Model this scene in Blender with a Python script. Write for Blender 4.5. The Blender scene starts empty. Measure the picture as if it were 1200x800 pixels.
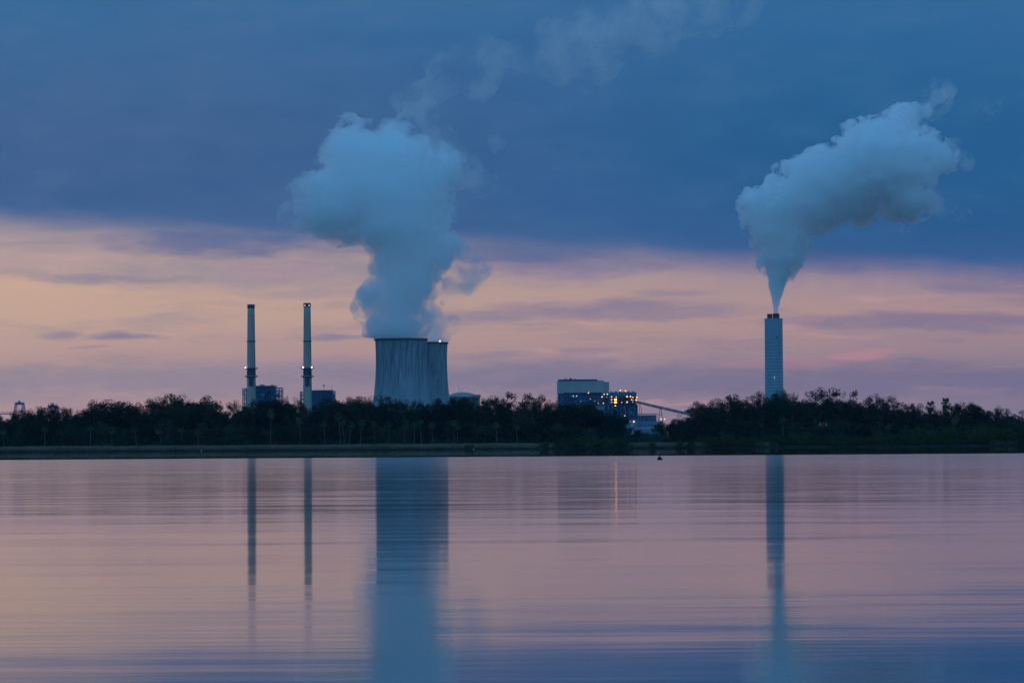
import bpy, bmesh, math, random
import numpy as np
from mathutils import Vector, Matrix, noise

C = bpy.context.scene.collection
S = bpy.context.scene
R = math.radians
F = 3850.0                      # focal length in pixels of the 1200 px wide photograph
H = 1.09                        # eye height over the water
# ------------------------------------------------------------------ camera
cd = bpy.data.cameras.new('camera'); cam = bpy.data.objects.new('camera', cd); C.objects.link(cam)
cd.sensor_width = 36.0; cd.lens = F/1200*36; cd.clip_start = 0.5; cd.clip_end = 60000
CAMROT = Matrix.Rotation(math.pi/2 + math.atan(123/F), 3, 'X') @ Matrix.Rotation(-0.0064, 3, 'Z')
cam.matrix_world = Matrix.Translation((0, 0, H)) @ CAMROT.to_4x4()
S.camera = cam
S.view_settings.view_transform = 'Standard'; S.view_settings.look = 'None'
S.view_settings.exposure = 0.0; S.view_settings.gamma = 1.0
S.cycles.use_denoising = True
S.cycles.max_bounces = 24; S.cycles.volume_bounces = 22; S.cycles.transparent_max_bounces = 24
S.cycles.diffuse_bounces = 3; S.cycles.glossy_bounces = 3; S.cycles.sample_clamp_indirect = 6.0
S.cycles.caustics_reflective = False; S.cycles.caustics_refractive = False

def ray(x, y): return CAMROT @ Vector(((x-600)/F, -(y-400)/F, -1))
def P(x, y, D):
    d = ray(x, y); return Vector((0, 0, H)) + d*(D/d.y)
def AE(x, y):
    d = ray(x, y).normalized(); return math.atan2(d.x, d.y)*F, math.asin(d.z)*F
def lin(r, g, b):
    return tuple(((c/255)/12.92 if c <= 10 else ((c/255+0.055)/1.055)**2.4) for c in (r, g, b))

# ------------------------------------------------------------------ node helper
class NT:
    def __init__(s, t): s.t = t
    def n(s, typ, **kw):
        o = s.t.nodes.new(typ)
        for k, v in kw.items(): setattr(o, k, v)
        return o
    def set(s, sock, v):
        if isinstance(v, bpy.types.NodeSocket): s.t.links.new(v, sock)
        elif isinstance(v, (tuple, list)) and len(v) == 3 and sock.type == 'RGBA': sock.default_value = (*v, 1)
        else: sock.default_value = v
    def m(s, op, a, b=0.0, c=0.0):
        o = s.n('ShaderNodeMath', operation=op)
        for i, v in enumerate((a, b, c)): s.set(o.inputs[i], v)
        return o.outputs[0]
    def sm(s, v, lo, hi, a=0.0, b=1.0, kind='SMOOTHSTEP'):
        o = s.n('ShaderNodeMapRange', interpolation_type=kind)
        for i, q in enumerate((v, lo, hi, a, b)): s.set(o.inputs[i], q)
        return o.outputs[0]
    def xyz(s, x, y, z):
        o = s.n('ShaderNodeCombineXYZ')
        for i, v in enumerate((x, y, z)): s.set(o.inputs[i], v)
        return o.outputs[0]
    def sep(s, v):
        o = s.n('ShaderNodeSeparateXYZ'); s.set(o.inputs[0], v); return o.outputs
    def noise(s, vec, scale=1.0, detail=3.0, rough=0.55, col=False):
        o = s.n('ShaderNodeTexNoise'); s.set(o.inputs['Vector'], vec)
        o.inputs['Scale'].default_value = scale; o.inputs['Detail'].default_value = detail; o.inputs['Roughness'].default_value = rough
        return o.outputs['Color'] if col else o.outputs[0]
    def mix(s, f, a, b):
        o = s.n('ShaderNodeMix', data_type='RGBA')
        s.set(o.inputs[0], f); s.set(o.inputs[6], a); s.set(o.inputs[7], b); return o.outputs[2]
    def ramp(s, v, stops):
        o = s.n('ShaderNodeValToRGB'); e = o.color_ramp.elements
        while len(e) < len(stops): e.new(0.5)
        for q, (p, c) in zip(e, stops): q.position = p; q.color = (*c, 1)
        s.set(o.inputs[0], v); return o.outputs[0]

# ------------------------------------------------------------------ sky (world)
W = bpy.data.worlds.new('World'); S.world = W; W.use_nodes = True
nt = W.node_tree; nt.nodes.clear(); N = NT(nt)
tc = N.n('ShaderNodeTexCoord'); X, Y, Z = N.sep(tc.outputs['Generated'])
el = N.m('ARCSINE', N.m('MAXIMUM', N.m('MINIMUM', Z, 1.0), -1.0)); az = N.m('ARCTAN2', X, Y)
E = N.m('MULTIPLY', el, F); A = N.m('MULTIPLY', az, F)
def AEvec(sa, se, off=0.0): return N.xyz(N.m('MULTIPLY', A, sa), N.m('MULTIPLY', E, se), off)
w1 = N.m('SUBTRACT', N.noise(AEvec(.006, .028, 3.1), 1, 5, .55), .5)
w2 = N.m('SUBTRACT', N.noise(AEvec(.004, .016, 7.7), 1, 4, .5), .5)
wf = N.m('SUBTRACT', N.noise(AEvec(.012, .055, 1.7), 1, 5, .6), .5)
Ew = N.m('ADD', E, N.m('ADD', N.m('MULTIPLY', w1, 24.0), N.m('MULTIPLY', wf, 9.0)))
Aw = N.m('ADD', A, N.m('MULTIPLY', w2, 140.0))
K = 400.0
En = N.m('DIVIDE', N.m('ADD', E, N.m('MULTIPLY', w1, 9.0)), K)
Lr = N.ramp(En, [(0, lin(168,142,150)), (50/K, lin(182,148,148)), (105/K, lin(188,153,146)), (150/K, lin(206,170,146)), (200/K, lin(212,175,147)), (230/K, lin(196,166,150)), (275/K, lin(172,154,156))])
Rr = N.ramp(En, [(0, lin(118,111,138)), (45/K, lin(133,119,139)), (95/K, lin(146,125,139)), (125/K, lin(167,136,138)), (160/K, lin(174,141,140)), (190/K, lin(164,138,144)), (240/K, lin(134,122,150))])
lr = N.sm(A, -560, 640, kind='LINEAR')
col = N.mix(lr, Lr, Rr)
MAUVE = N.mix(lr, lin(140,133,150), lin(110,106,138))
# thin stretched bands of grey-mauve cloud over the afterglow
st = N.noise(N.xyz(N.m('MULTIPLY', Aw, .0032), N.m('MULTIPLY', Ew, .030), 4.4), 1, 5, .6)
col = N.mix(N.m('MULTIPLY', N.sm(st, .50, .72), .55), col, MAUVE)
st2 = N.noise(N.xyz(N.m('MULTIPLY', Aw, .0045), N.m('MULTIPLY', Ew, .050), 9.2), 1, 5, .6)
col = N.mix(N.m('MULTIPLY', N.sm(st2, .56, .74), .40), col, lin(226,170,158))
br = N.noise(AEvec(.02, .09, 2.2), 1, 6, .65)
# (px, py, half width, half height, strength, colour): cloud banks standing where the photograph shows them
def bank(px, py, rx, ry, k, c, hard=-.3):
    global col
    a0, e0 = AE(px, py)
    u = N.m('DIVIDE', N.m('SUBTRACT', Aw, a0), rx); v = N.m('DIVIDE', N.m('SUBTRACT', Ew, e0), ry)
    d = N.m('ADD', N.m('MULTIPLY', u, u), N.m('MULTIPLY', v, v))
    d = N.m('ADD', d, N.m('MULTIPLY', N.m('SUBTRACT', br, .5), 2.2))
    col = N.mix(N.m('MULTIPLY', N.sm(d, 1.7, hard), k*.92), col, c)
mv = lin(136,128,148); mv2 = lin(122,117,146); dk = lin(86,100,145)
bank(330, 443, 520, 21, .85, lin(142,132,148)); bank(980, 447, 420, 24, .85, lin(116,109,138)); bank(640, 440, 300, 17, .6, lin(130,120,143))
bank(250, 322, 250, 17, .75, lin(148,138,152)); bank(120, 328, 110, 6, .55, mv)
bank(395, 342, 130, 9, .55, lin(146,132,154))
bank(720, 362, 190, 13, .72, lin(126,116,146)); bank(1080, 376, 210, 11, .7, lin(114,106,142))
bank(640, 312, 130, 20, .7, lin(116,112,152)); bank(800, 343, 60, 5, .5, mv2)
bank(78, 390, 32, 6, .8, mv); bank(158, 393, 42, 6.5, .85, mv2); bank(388, 398, 52, 4.5, .75, mv2); bank(118, 408, 30, 3, .5, mv)
bank(560, 416, 60, 5, .5, mv2); bank(690, 412, 50, 5, .4, mv2)
bank(1010, 415, 36, 5, .5, lin(208,136,142), .0); bank(930, 424, 70, 6, .4, lin(190,128,146))
bank(40, 300, 110, 14, .4, lin(206,168,158)); bank(330, 318, 60, 9, .4, lin(186,142,156))
# the rain-dark cloud deck
edge = N.m('ADD', N.sm(A, -600, 0, 262, 228, 'LINEAR'), N.sm(A, 0, 620, 0, -34, 'LINEAR'))
skirt = N.m('MULTIPLY', N.sm(A, 40, 420), N.m('MULTIPLY', N.sm(E, 150, 225), .55))
shaft = N.noise(AEvec(.030, .004, 6.6), 1, 4, .6)
skirt = N.m('MULTIPLY', skirt, N.sm(shaft, .25, .7, .45, 1.0))
col = N.mix(skirt, col, lin(120,110,154))
dd = N.m('SUBTRACT', Ew, edge)
deckL = N.ramp(N.m('DIVIDE', E, 1400.0), [(.17, lin(80,104,146)), (.21, lin(64,95,140)), (.27, lin(66,98,142)), (.32, lin(63,102,147)), (.38, lin(56,109,153)), (1, lin(80,138,180))])
deckR = N.ramp(N.m('DIVIDE', E, 1400.0), [(.14, lin(64,92,142)), (.18, lin(42,88,138)), (.25, lin(36,92,140)), (.38, lin(52,104,154)), (1, lin(80,136,184))])
deck = N.mix(N.sm(A, -480, 500), deckL, deckR)
dn = N.noise(AEvec(.0022, .006, 5.5), 1, 4, .5)
deck = N.mix(N.sm(dn, .42, .72, 0, .3), deck, N.mix(lr, lin(78,104,148), lin(58,106,152)))
bank(250, 284, 130, 15, .85, dk, 0); bank(560, 297, 170, 10, .5, dk, 0); bank(60, 288, 140, 9, .35, lin(150,136,154), 0)
fr = N.noise(AEvec(.010, .030, 8.8), 1, 7, .62)
deck = N.mix(N.sm(fr, .45, .75, 0, .22), deck, N.mix(lr, lin(96,116,156), lin(70,118,160))); deck = N.mix(N.sm(fr, .48, .28, 0, .16), deck, lin(36,74,124))
col = N.mix(N.sm(dd, -24, 24), col, deck)
# beyond the frame: the deck thins to open twilight blue overhead and behind the viewer
back = N.sm(N.m('ABSOLUTE', az), R(28), R(85))
ob = N.ramp(N.m('DIVIDE', el, R(90)), [(0, lin(134,172,226)), (.08, lin(106,174,230)), (.3, lin(90,169,230)), (1, lin(76,148,210))])
col = N.mix(back, col, ob)
col = N.mix(N.m('MULTIPLY', N.sm(el, R(12), R(40)), N.m('SUBTRACT', 1.0, back)), col, lin(76,148,210))
bg = N.n('ShaderNodeBackground'); N.set(bg.inputs[0], col); bg.inputs[1].default_value = 1.0
wo = N.n('ShaderNodeOutputWorld'); nt.links.new(bg.outputs[0], wo.inputs[0])
# last glow of a sun just set beyond the plant: broad and weak
sl = bpy.data.lights.new('sun', 'SUN'); so = bpy.data.objects.new('sun', sl); C.objects.link(so)
sl.energy = 0.06; sl.angle = R(25); sl.color = (1, .72, .6)
so.rotation_euler = Vector((-.45, .9, .13)).to_track_quat('Z', 'Y').to_euler()

# ------------------------------------------------------------------ materials
def newmat(name):
    m = bpy.data.materials.new(name); m.use_nodes = True; m.node_tree.nodes.clear()
    n = NT(m.node_tree); out = n.n('ShaderNodeOutputMaterial'); return m, n, out
def pmat(name, base, rough=.7, var=.25, scale=.3, spec=.3, stretch=(1, 1, 1), fn=None):
    m, n, out = newmat(name); b = n.n('ShaderNodeBsdfPrincipled')
    g = n.n('ShaderNodeNewGeometry').outputs['Position']; px, py, pz = n.sep(g)
    v = n.xyz(n.m('MULTIPLY', px, stretch[0]), n.m('MULTIPLY', py, stretch[1]), n.m('MULTIPLY', pz, stretch[2]))
    q = n.noise(v, scale, 5, .6)
    c = n.mix(n.sm(q, .3, .7), tuple(k*(1-var) for k in base), tuple(min(1, k*(1+var)) for k in base))
    if fn: c = fn(n, c, px, py, pz)
    n.set(b.inputs['Base Color'], c); b.inputs['Roughness'].default_value = rough; b.inputs['Specular IOR Level'].default_value = spec
    m.node_tree.links.new(b.outputs[0], out.inputs[0]); return m
def emat(name, c, k):
    m, n, out = newmat(name); e = n.n('ShaderNodeEmission'); n.set(e.inputs[0], c); e.inputs[1].default_value = k
    m.node_tree.links.new(e.outputs[0], out.inputs[0]); return m
def leafmat(name, a, b):
    m, n, out = newmat(name); p = n.n('ShaderNodeBsdfPrincipled')
    oi = n.n('ShaderNodeObjectInfo').outputs['Random']; g = n.n('ShaderNodeNewGeometry')
    q = n.noise(g.outputs['Position'], .22, 3, .6)
    c = n.mix(n.sm(n.m('ADD', n.m('MULTIPLY', oi, .5), n.m('MULTIPLY', q, .7)), .35, .85), a, b)
    c = n.mix(n.m('MULTIPLY', g.outputs['Random Per Island'], .5), c, tuple(k*.45 for k in a))
    n.set(p.inputs['Base Color'], c); p.inputs['Roughness'].default_value = .75; p.inputs['Specular IOR Level'].default_value = .1
    t = n.n('ShaderNodeBsdfTranslucent'); n.set(t.inputs[0], c)
    mx = n.n('ShaderNodeMixShader'); mx.inputs[0].default_value = .1
    m.node_tree.links.new(p.outputs[0], mx.inputs[1]); m.node_tree.links.new(t.outputs[0], mx.inputs[2])
    m.node_tree.links.new(mx.outputs[0], out.inputs[0]); return m
M = {}
M['oak'] = leafmat('oak leaves', (.018, .028, .015), (.040, .052, .025))
M['oak_light'] = leafmat('pale leaves', (.040, .060, .034), (.072, .088, .050))
M['mangrove'] = leafmat('mangrove leaves', (.040, .056, .010), (.080, .090, .018))
M['palm'] = leafmat('palm fronds', (.060, .092, .036), (.11, .14, .06))
M['bark'] = pmat('bark', (.07, .06, .05), .9, .4, .8, stretch=(1, 1, .2))
M['palm_bark'] = pmat('palm bark', (.115, .10, .09), .9, .3, 1.5, stretch=(.4, .4, 3))
M['moss'] = leafmat('hanging moss', (.06, .07, .06), (.10, .11, .09))
M['mud'] = pmat('mud', (.030, .026, .021), .95, .4, .15, .05)
M['straw'] = leafmat('marsh grass', (.26, .185, .125), (.42, .31, .21))
def stains(n, c, px, py, pz):
    v = n.xyz(n.m('MULTIPLY', px, .42), n.m('MULTIPLY', py, .42), n.m('MULTIPLY', pz, .022))
    s = n.noise(v, 1, 6, .68)
    up = n.sm(n.m('ADD', pz, n.m('MULTIPLY', n.m('SUBTRACT', n.noise(v, .5, 4, .6), .5), 90)), 62, 112)
    c = n.mix(n.m('MULTIPLY', n.sm(s, .36, .66), n.m('MULTIPLY_ADD', up, .62, .14)), c, (.035, .05, .06))
    f = n.noise(n.xyz(n.m('MULTIPLY', px, 1.1), n.m('MULTIPLY', py, 1.1), n.m('MULTIPLY', pz, .04)), 1, 4, .6)
    return n.mix(n.sm(f, .60, .76, 0, .25), c, (.42, .44, .45))
M['tower'] = pmat('weathered concrete shell', (.27, .30, .33), .85, .12, .06, stretch=(1, 1, .25), fn=stains)
M['tower_rim'] = pmat('stained rim concrete', (.05, .06, .07), .85, .3, .2)
M['stack'] = pmat('stack concrete', (.46, .34, .275), .85, .12, .15, stretch=(1, 1, .2))
M['stack_dark'] = pmat('sooty paint', (.035, .05, .085), .6, .3, .3)
M['steel'] = pmat('blue steelwork', (.055, .15, .27), .55, .3, .12, stretch=(1, 1, .5))
M['steel_dark'] = pmat('dark blue cladding', (.028, .085, .19), .55, .35, .1, stretch=(1, 1, .4))
M['steel_pale'] = pmat('pale blue cladding', (.15, .25, .34), .55, .25, .15, stretch=(1, 1, .4))
M['girder'] = pmat('dark girders', (.03, .05, .09), .6, .3, .3)
M['white_clad'] = pmat('pale cladding', (.45, .40, .37), .6, .07, .06, stretch=(1, 1, .3))
M['white_trim'] = pmat('pale trim', (.40, .42, .43), .6, .1, .1)
M['grey'] = pmat('grey equipment', (.16, .19, .22), .6, .3, .3)
M['dome'] = pmat('dome concrete', (.33, .29, .29), .8, .15, .12)
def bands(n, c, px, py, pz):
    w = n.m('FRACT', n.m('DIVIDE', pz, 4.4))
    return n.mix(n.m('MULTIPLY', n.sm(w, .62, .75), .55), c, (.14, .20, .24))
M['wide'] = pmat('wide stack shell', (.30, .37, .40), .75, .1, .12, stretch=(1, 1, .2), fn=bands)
M['wide_smooth'] = pmat('wide stack upper coat', (.26, .34, .39), .7, .06, .1, stretch=(1, 1, .2))
M['flue'] = pmat('rusty flue liner', (.40, .12, .07), .8, .3, .3)
M['black'] = pmat('black float', (.012, .010, .014), .5, .2, 5)
M['post'] = pmat('weathered post', (.34, .30, .20), .8, .2, 3)
M['gantry'] = pmat('blue gantry paint', (.06, .17, .32), .5, .2, .3)
M['lamp_warm'] = emat('warm lamp', (1, .52, .20), 2.3)
M['lamp_amber'] = emat('amber lamp', (1, .40, .12), 1.5)
M['lit_room'] = emat('lit room', (1, .45, .15), 5.0)
M['lamp_white'] = emat('white lamp', (1, .97, .80), 3.0)
M['lamp_dim'] = emat('dim lamp', (1, .68, .38), 1.2)
M['lamp_pale'] = emat('pale lamp', (.95, .95, .85), 1.4)

# ------------------------------------------------------------------ mesh helpers
class MB:
    def __init__(s): s.v = []; s.f = []
    def add(s, vs, fs):
        o = len(s.v); s.v += [tuple(v) for v in vs]; s.f += [tuple(i+o for i in f) for f in fs]; return s
    def box(s, a, b):
        x0, y0, z0 = a; x1, y1, z1 = b
        return s.add([(x0,y0,z0),(x1,y0,z0),(x1,y1,z0),(x0,y1,z0),(x0,y0,z1),(x1,y0,z1),(x1,y1,z1),(x0,y1,z1)],
                     [(0,3,2,1),(4,5,6,7),(0,1,5,4),(1,2,6,5),(2,3,7,6),(3,0,4,7)])
    def lathe(s, prof, n=48, c=(0, 0), cap0=True, cap1=True, a0=0.0):
        vs = []; fs = []
        for r, z in prof:
            for k in range(n):
                a = a0+2*math.pi*k/n; vs.append((c[0]+r*math.cos(a), c[1]+r*math.sin(a), z))
        for i in range(len(prof)-1):
            for k in range(n):
                k2 = (k+1) % n; fs.append((i*n+k, i*n+k2, (i+1)*n+k2, (i+1)*n+k))
        if cap0: fs.append(tuple(range(n))[::-1])
        if cap1: fs.append(tuple((len(prof)-1)*n+k for k in range(n)))
        return s.add(vs, fs)
    def tube(s, pts, rs, n=6):
        pts = [Vector(p) for p in pts]; vs = []; fs = []
        for i, p in enumerate(pts):
            d = (pts[min(i+1, len(pts)-1)]-pts[max(i-1, 0)]).normalized()
            u = d.orthogonal().normalized() if abs(d.z) > .99 else d.cross(Vector((0, 0, 1))).normalized()
            w = d.cross(u)
            for k in range(n):
                a = 2*math.pi*k/n; vs.append(p+(u*math.cos(a)+w*math.sin(a))*rs[i])
        for i in range(len(pts)-1):
            for k in range(n):
                k2 = (k+1) % n; fs.append((i*n+k, i*n+k2, (i+1)*n+k2, (i+1)*n+k))
        fs.append(tuple(range(n))[::-1]); fs.append(tuple((len(pts)-1)*n+k for k in range(n)))
        return s.add(vs, fs)
    def bar(s, a, b, r=.3, n=4): return s.tube([a, b], [r, r], n)
    def mesh(s, name, mat, smooth=False):
        me = bpy.data.meshes.new(name); me.from_pydata(s.v, [], s.f); me.update()
        if mat: me.materials.append(mat)
        if smooth: me.polygons.foreach_set('use_smooth', [True]*len(me.polygons))
        return me
    def build(s, name, mat, parent=None, smooth=False, loc=None):
        o = bpy.data.objects.new(name, s.mesh(name, mat, smooth)); C.objects.link(o)
        if parent: o.parent = parent
        if loc is not None: o.location = loc
        return o
def tag(o, label=None, cat=None, group=None, kind=None):
    if label: o['label'] = label
    if cat: o['category'] = cat
    if group: o['group'] = group
    if kind: o['kind'] = kind
    return o
def thing(name, loc, label, cat, group=None):
    o = bpy.data.objects.new(name, None); C.objects.link(o); o.location = loc; o.empty_display_size = 2
    return tag(o, label, cat, group)
GZ = 1.2                         # ground level inland
lamp_meshes = {}
def lamp(p, r, mat, parent, name='lamp'):
    """a lamp globe under a small hood; p is local to the parent"""
    r *= .86 if mat != 'lamp_white' else 1; key = (r, mat)
    if key not in lamp_meshes:
        b = MB(); b.lathe([(.05*r, -r), (.7*r, -.75*r), (r, -.1*r), (.75*r, .65*r), (.3*r, .95*r)], 10)
        lamp_meshes[key] = b.mesh('lamp', M[mat], True)
    o = bpy.data.objects.new(name, lamp_meshes[key]); C.objects.link(o); o.parent = parent; o.location = p; return o
def rect(x0, y0, x1, y1, D):
    """metres spanned at distance D by a rectangle measured in the photograph: (x0, x1, z0, z1)"""
    ym = (y0+y1)/2; xm = (x0+x1)/2
    return P(x0, ym, D).x, P(x1, ym, D).x, P(xm, y1, D).z, P(xm, y0, D).z

# ------------------------------------------------------------------ water, ground
def shore_y(x): return 1400 + 3.0*noise.noise(Vector((x*.02, 0, 4))) + 1.2*noise.noise(Vector((x*.11, 3, 1)))
m, n, out = newmat('water'); b = n.n('ShaderNodeBsdfPrincipled')
pos = n.n('ShaderNodeNewGeometry').outputs['Position']; px, py, pz = n.sep(pos)
def wv(sx, sy, z, det, ro): return n.noise(n.xyz(n.m('MULTIPLY', px, sx), n.m('MULTIPLY', py, sy), z), 1, det, ro)
dist = py
a = n.m('SUBTRACT', wv(.12, .62, 1.0, 6, .62), .5)          # short ripples, crests across the view
bb = n.m('SUBTRACT', wv(.026, .075, 5.0, 7, .62), .5)        # long slow streaks
cc = n.m('SUBTRACT', wv(.45, 5.2, 9.0, 4, .6), .5)          # capillary texture
patch = wv(.006, .035, 12.0, 5, .6)
calm = n.sm(n.m('ADD', dist, n.m('MULTIPLY', n.m('SUBTRACT', wv(.02, .01, 2, 3, .5), .5), 20)), 352, 362)
far = n.sm(dist, 15, 280)
amp = n.m('MULTIPLY_ADD', far, .100, .021)
amp = n.m('MULTIPLY', amp, n.sm(patch, .25, .75, .7, 1.3))
amp = n.m('MULTIPLY', amp, n.m('SUBTRACT', 1.0, n.m('MULTIPLY', calm, .997)))
sy = n.m('MULTIPLY', n.m('ADD', n.m('ADD', a, n.m('MULTIPLY', bb, .3)), n.m('MULTIPLY', cc, .8)), amp)
sx = n.m('MULTIPLY', n.m('SUBTRACT', wv(.30, .45, 20.0, 3, .5), .5), n.m('MULTIPLY', amp, .12))
nv = n.n('ShaderNodeVectorMath', operation='NORMALIZE'); n.set(nv.inputs[0], n.xyz(sx, sy, 1.0))
n.set(b.inputs['Normal'], nv.outputs[0])
b.inputs['Base Color'].default_value = (.006, .016, .028, 1); n.set(b.inputs['Roughness'], n.m('MULTIPLY_ADD', n.m('SUBTRACT', 1.0, calm), n.m('MULTIPLY_ADD', far, .045, .054), .012)); b.inputs['IOR'].default_value = 1.333
m.node_tree.links.new(b.outputs[0], out.inputs[0])
MB().add([(-9000, -3000, 0), (9000, -3000, 0), (9000, 1420, 0), (-9000, 1420, 0)], [(0, 1, 2, 3)]).build('water', m)['kind'] = 'structure'
xs = [-9000, -4000, -1500, -700] + list(np.arange(-480, 481, 3.0)) + [700, 1500, 4000, 9000]
prof = [(-14, -1.2), (-.6, -.25), (0, .12), (.35, .5), (1.2, .68), (6, .78), (20, .9), (45, 1.1), (110, GZ), (900, GZ), (9600, GZ)]
vs = [(x, shore_y(x)+dy, z + (.08*noise.noise(Vector((x*.3, dy*.3, 0))) if 0 <= dy < 100 else 0)) for x in xs for dy, z in prof]
k = len(prof); fs = [(i*k+j, (i+1)*k+j, (i+1)*k+j+1, i*k+j+1) for i in range(len(xs)-1) for j in range(k-1)]
MB().add(vs, fs).build('ground', M['mud'], smooth=False)['kind'] = 'structure'

# ------------------------------------------------------------------ haze
hz, n, out = newmat('haze'); pv = n.n('ShaderNodeVolumePrincipled')
pv.inputs['Color'].default_value = (.50, .76, 1.0, 1); pv.inputs['Density'].default_value = 1.3e-5; pv.inputs['Anisotropy'].default_value = 0.0
hz.node_tree.links.new(pv.outputs[0], out.inputs['Volume'])
h = MB().box((-9500, -3300, -2.4), (9500, 11800, 900)).build('haze', hz); h['kind'] = 'stuff'

# ------------------------------------------------------------------ cooling towers
def cooling_tower(xl, xr, ytop, D, label):
    x0, x1, _, zt = rect(xl, ytop, xr, ytop+20, D); c = Vector(((x0+x1)/2, D, GZ)); rt = (x1-x0)/2; h = zt-GZ
    t = thing('cooling_tower', c, label, 'cooling tower', 'cooling towers')
    prof = []
    for i in range(41):
        f = i/40; z = 9 + (h-9)*f; fz = z/h
        r = rt*.975*math.sqrt(1 + ((fz-.80)/.70)**2*.86) if fz < .8 else rt*(.975+.025*((fz-.8)/.2)**2)
        prof.append((r, z))
    pin = [(r-.8, z) for r, z in prof[::-1]]
    MB().lathe(prof + pin, 128, cap0=False, cap1=False).build('shell', M['tower'], t, True)
    r = prof[-1][0]
    MB().lathe([(r-.9, h-1.6), (r+1.3, h-1.6), (r+1.3, h+.25), (r-.9, h+.25)], 96, cap0=False, cap1=False).build('rim', M['tower_rim'], t)
    rb = prof[0][0]
    cm = [MB().bar((rb+2.4, s*3.6, 0), (rb-.4, s*.7, 9.2), .55, 5).mesh('column', M['tower_rim']) for s in (-1, 1)]
    for i in range(64):
        o = bpy.data.objects.new('column', cm[i % 2]); C.objects.link(o); o.parent = t; o.rotation_euler.z = 2*math.pi*(i//2)/32
    return t, c, r, h
ct1 = cooling_tower(439.6, 500.6, 397.2, 4000, 'wide concrete cooling tower nearer the two slim chimneys, dark streaked, thick steam rising')
ct2 = cooling_tower(466.5, 524.6, 401.4, 4170, 'concrete cooling tower half hidden behind its taller twin, one white light on rim')
t, c, r, h_ = ct2
lp = P(515.6, 401.2, 4170-26)-c; lamp((lp.x, lp.y, h_+1.0), .9, 'lamp_white', t)

# ------------------------------------------------------------------ slim chimneys
def chimney(xt0, xt1, ytop, xb0, xb1, D, label, lamps, top_lamps):
    x0, x1, _, zt = rect(xt0, ytop, xt1, ytop+2, D); b0, b1, _, zb = rect(xb0, 465, xb1, 467, D)
    c = Vector(((b0+b1)/2, D, GZ)); h = zt-GZ; rt = (x1-x0)/2; rb = (b1-b0)/2
    rr = lambda z: rb + (rt-rb)*min(1, max(0, z-(zb-GZ))/(h-(zb-GZ))) if z > zb-GZ else rb + (zb-GZ-z)*.012
    t = thing('chimney', c, label, 'chimney', 'slim power station chimneys')
    zs = [0, 30, zb-GZ] + [zb-GZ+(h-zb+GZ)*i/8 for i in range(1, 9)]
    body = MB().lathe([(rr(z), z) for z in zs] + [(rr(h)-.5, h), (rr(h)-.5, h-6)], 32, cap1=True).build('shaft', M['stack'], t, True)
    MB().lathe([(rr(h)+.06, h-4.4), (rr(h)+.35, h-4.3), (rr(h)+.35, h+.3), (rr(h)-.55, h+.3)], 32, cap0=False, cap1=False).build('cap', M['stack_dark'], t)
    for yy, w, rail in ((431.6, 2.9, 1), (441.2, 2.5, 1), (399.5, 1.0, 0)):
        z = P((xt0+xt1)/2, yy, D).z-GZ; r = rr(z)
        b = MB().lathe([(r-.1, z-1.0), (r+.8*w, z-.6), (r+w, z-.25), (r+w, z+.15), (r-.1, z+.15)], 28, cap0=False, cap1=False)
        p = b.build('gallery', M['stack_dark'], t)
        if rail:
            q = MB()
            for i in range(20):
                a = 2*math.pi*i/20; q.bar((math.cos(a)*(r+w-.1), math.sin(a)*(r+w-.1), z+.1), (math.cos(a)*(r+w-.1), math.sin(a)*(r+w-.1), z+1.4), .09)
            for zz in (.75, 1.4): q.lathe([(r+w-.18, z+zz-.08), (r+w-.02, z+zz-.08), (r+w-.02, z+zz+.08), (r+w-.18, z+zz+.08)], 20, cap0=False, cap1=False)
            q.build('railing', M['stack_dark'], p)
    z1 = P(xt0, 432, D).z-GZ; z0 = P(xt0, 452, D).z-GZ
    MB().lathe([(rr(z)+.12, z) for z in (P(xt0, 440, D).z-GZ, (P(xt0, 440, D).z+z1+GZ)/2-GZ, z1-.8)], 32, cap0=False, cap1=False).build('painted_band', M['stack_dark'], t, True)
    MB().box((-rr(z0)*.45, -rr(z0)-1.0, z0), (rr(z0)*.55, -rr(z0)+.8, z1-10)).build('duct', M['stack_dark'], t)
    b = MB()
    for s in (-.35, .35): b.tube([(rr(z)*.9+s*.3, -rr(z)*.5-s, z) for z in (10, h-5)], [.1, .1], 4)
    for i in range(70):
        z = 12+(h-20)*i/70; r = rr(z); b.bar((r*.9-.1, -r*.5+.35, z), (r*.9+.1, -r*.5-.35, z), .06, 3)
    b.build('ladder', M['girder'], t)
    for lx, ly, k in lamps:
        p = P(lx, ly, D)-c; lamp((p.x, -2.2, p.z), .95, k, t)
    for lx, ly, k in top_lamps:
        p = P(lx, ly, D)-c; lamp((p.x, -rr(h)*.75-.5, p.z), .75, k, t)
    return t
chimney(290, 298.2, 357, 289.2, 300, 4000, 'slim grey chimney without lights at its dark capped top, single lamp on gallery',
        [(287.8, 430.6, 'lamp_white')], [])
chimney(355.8, 363.8, 355.4, 355.2, 365.6, 4000, 'slim grey chimney with small lights at its cap, two lamps on gallery',
        [(355.2, 430.4, 'lamp_white'), (365.6, 430.4, 'lamp_white')], [(357.6, 357.9, 'lamp_pale'), (362.4, 357.9, 'lamp_pale')])

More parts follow.
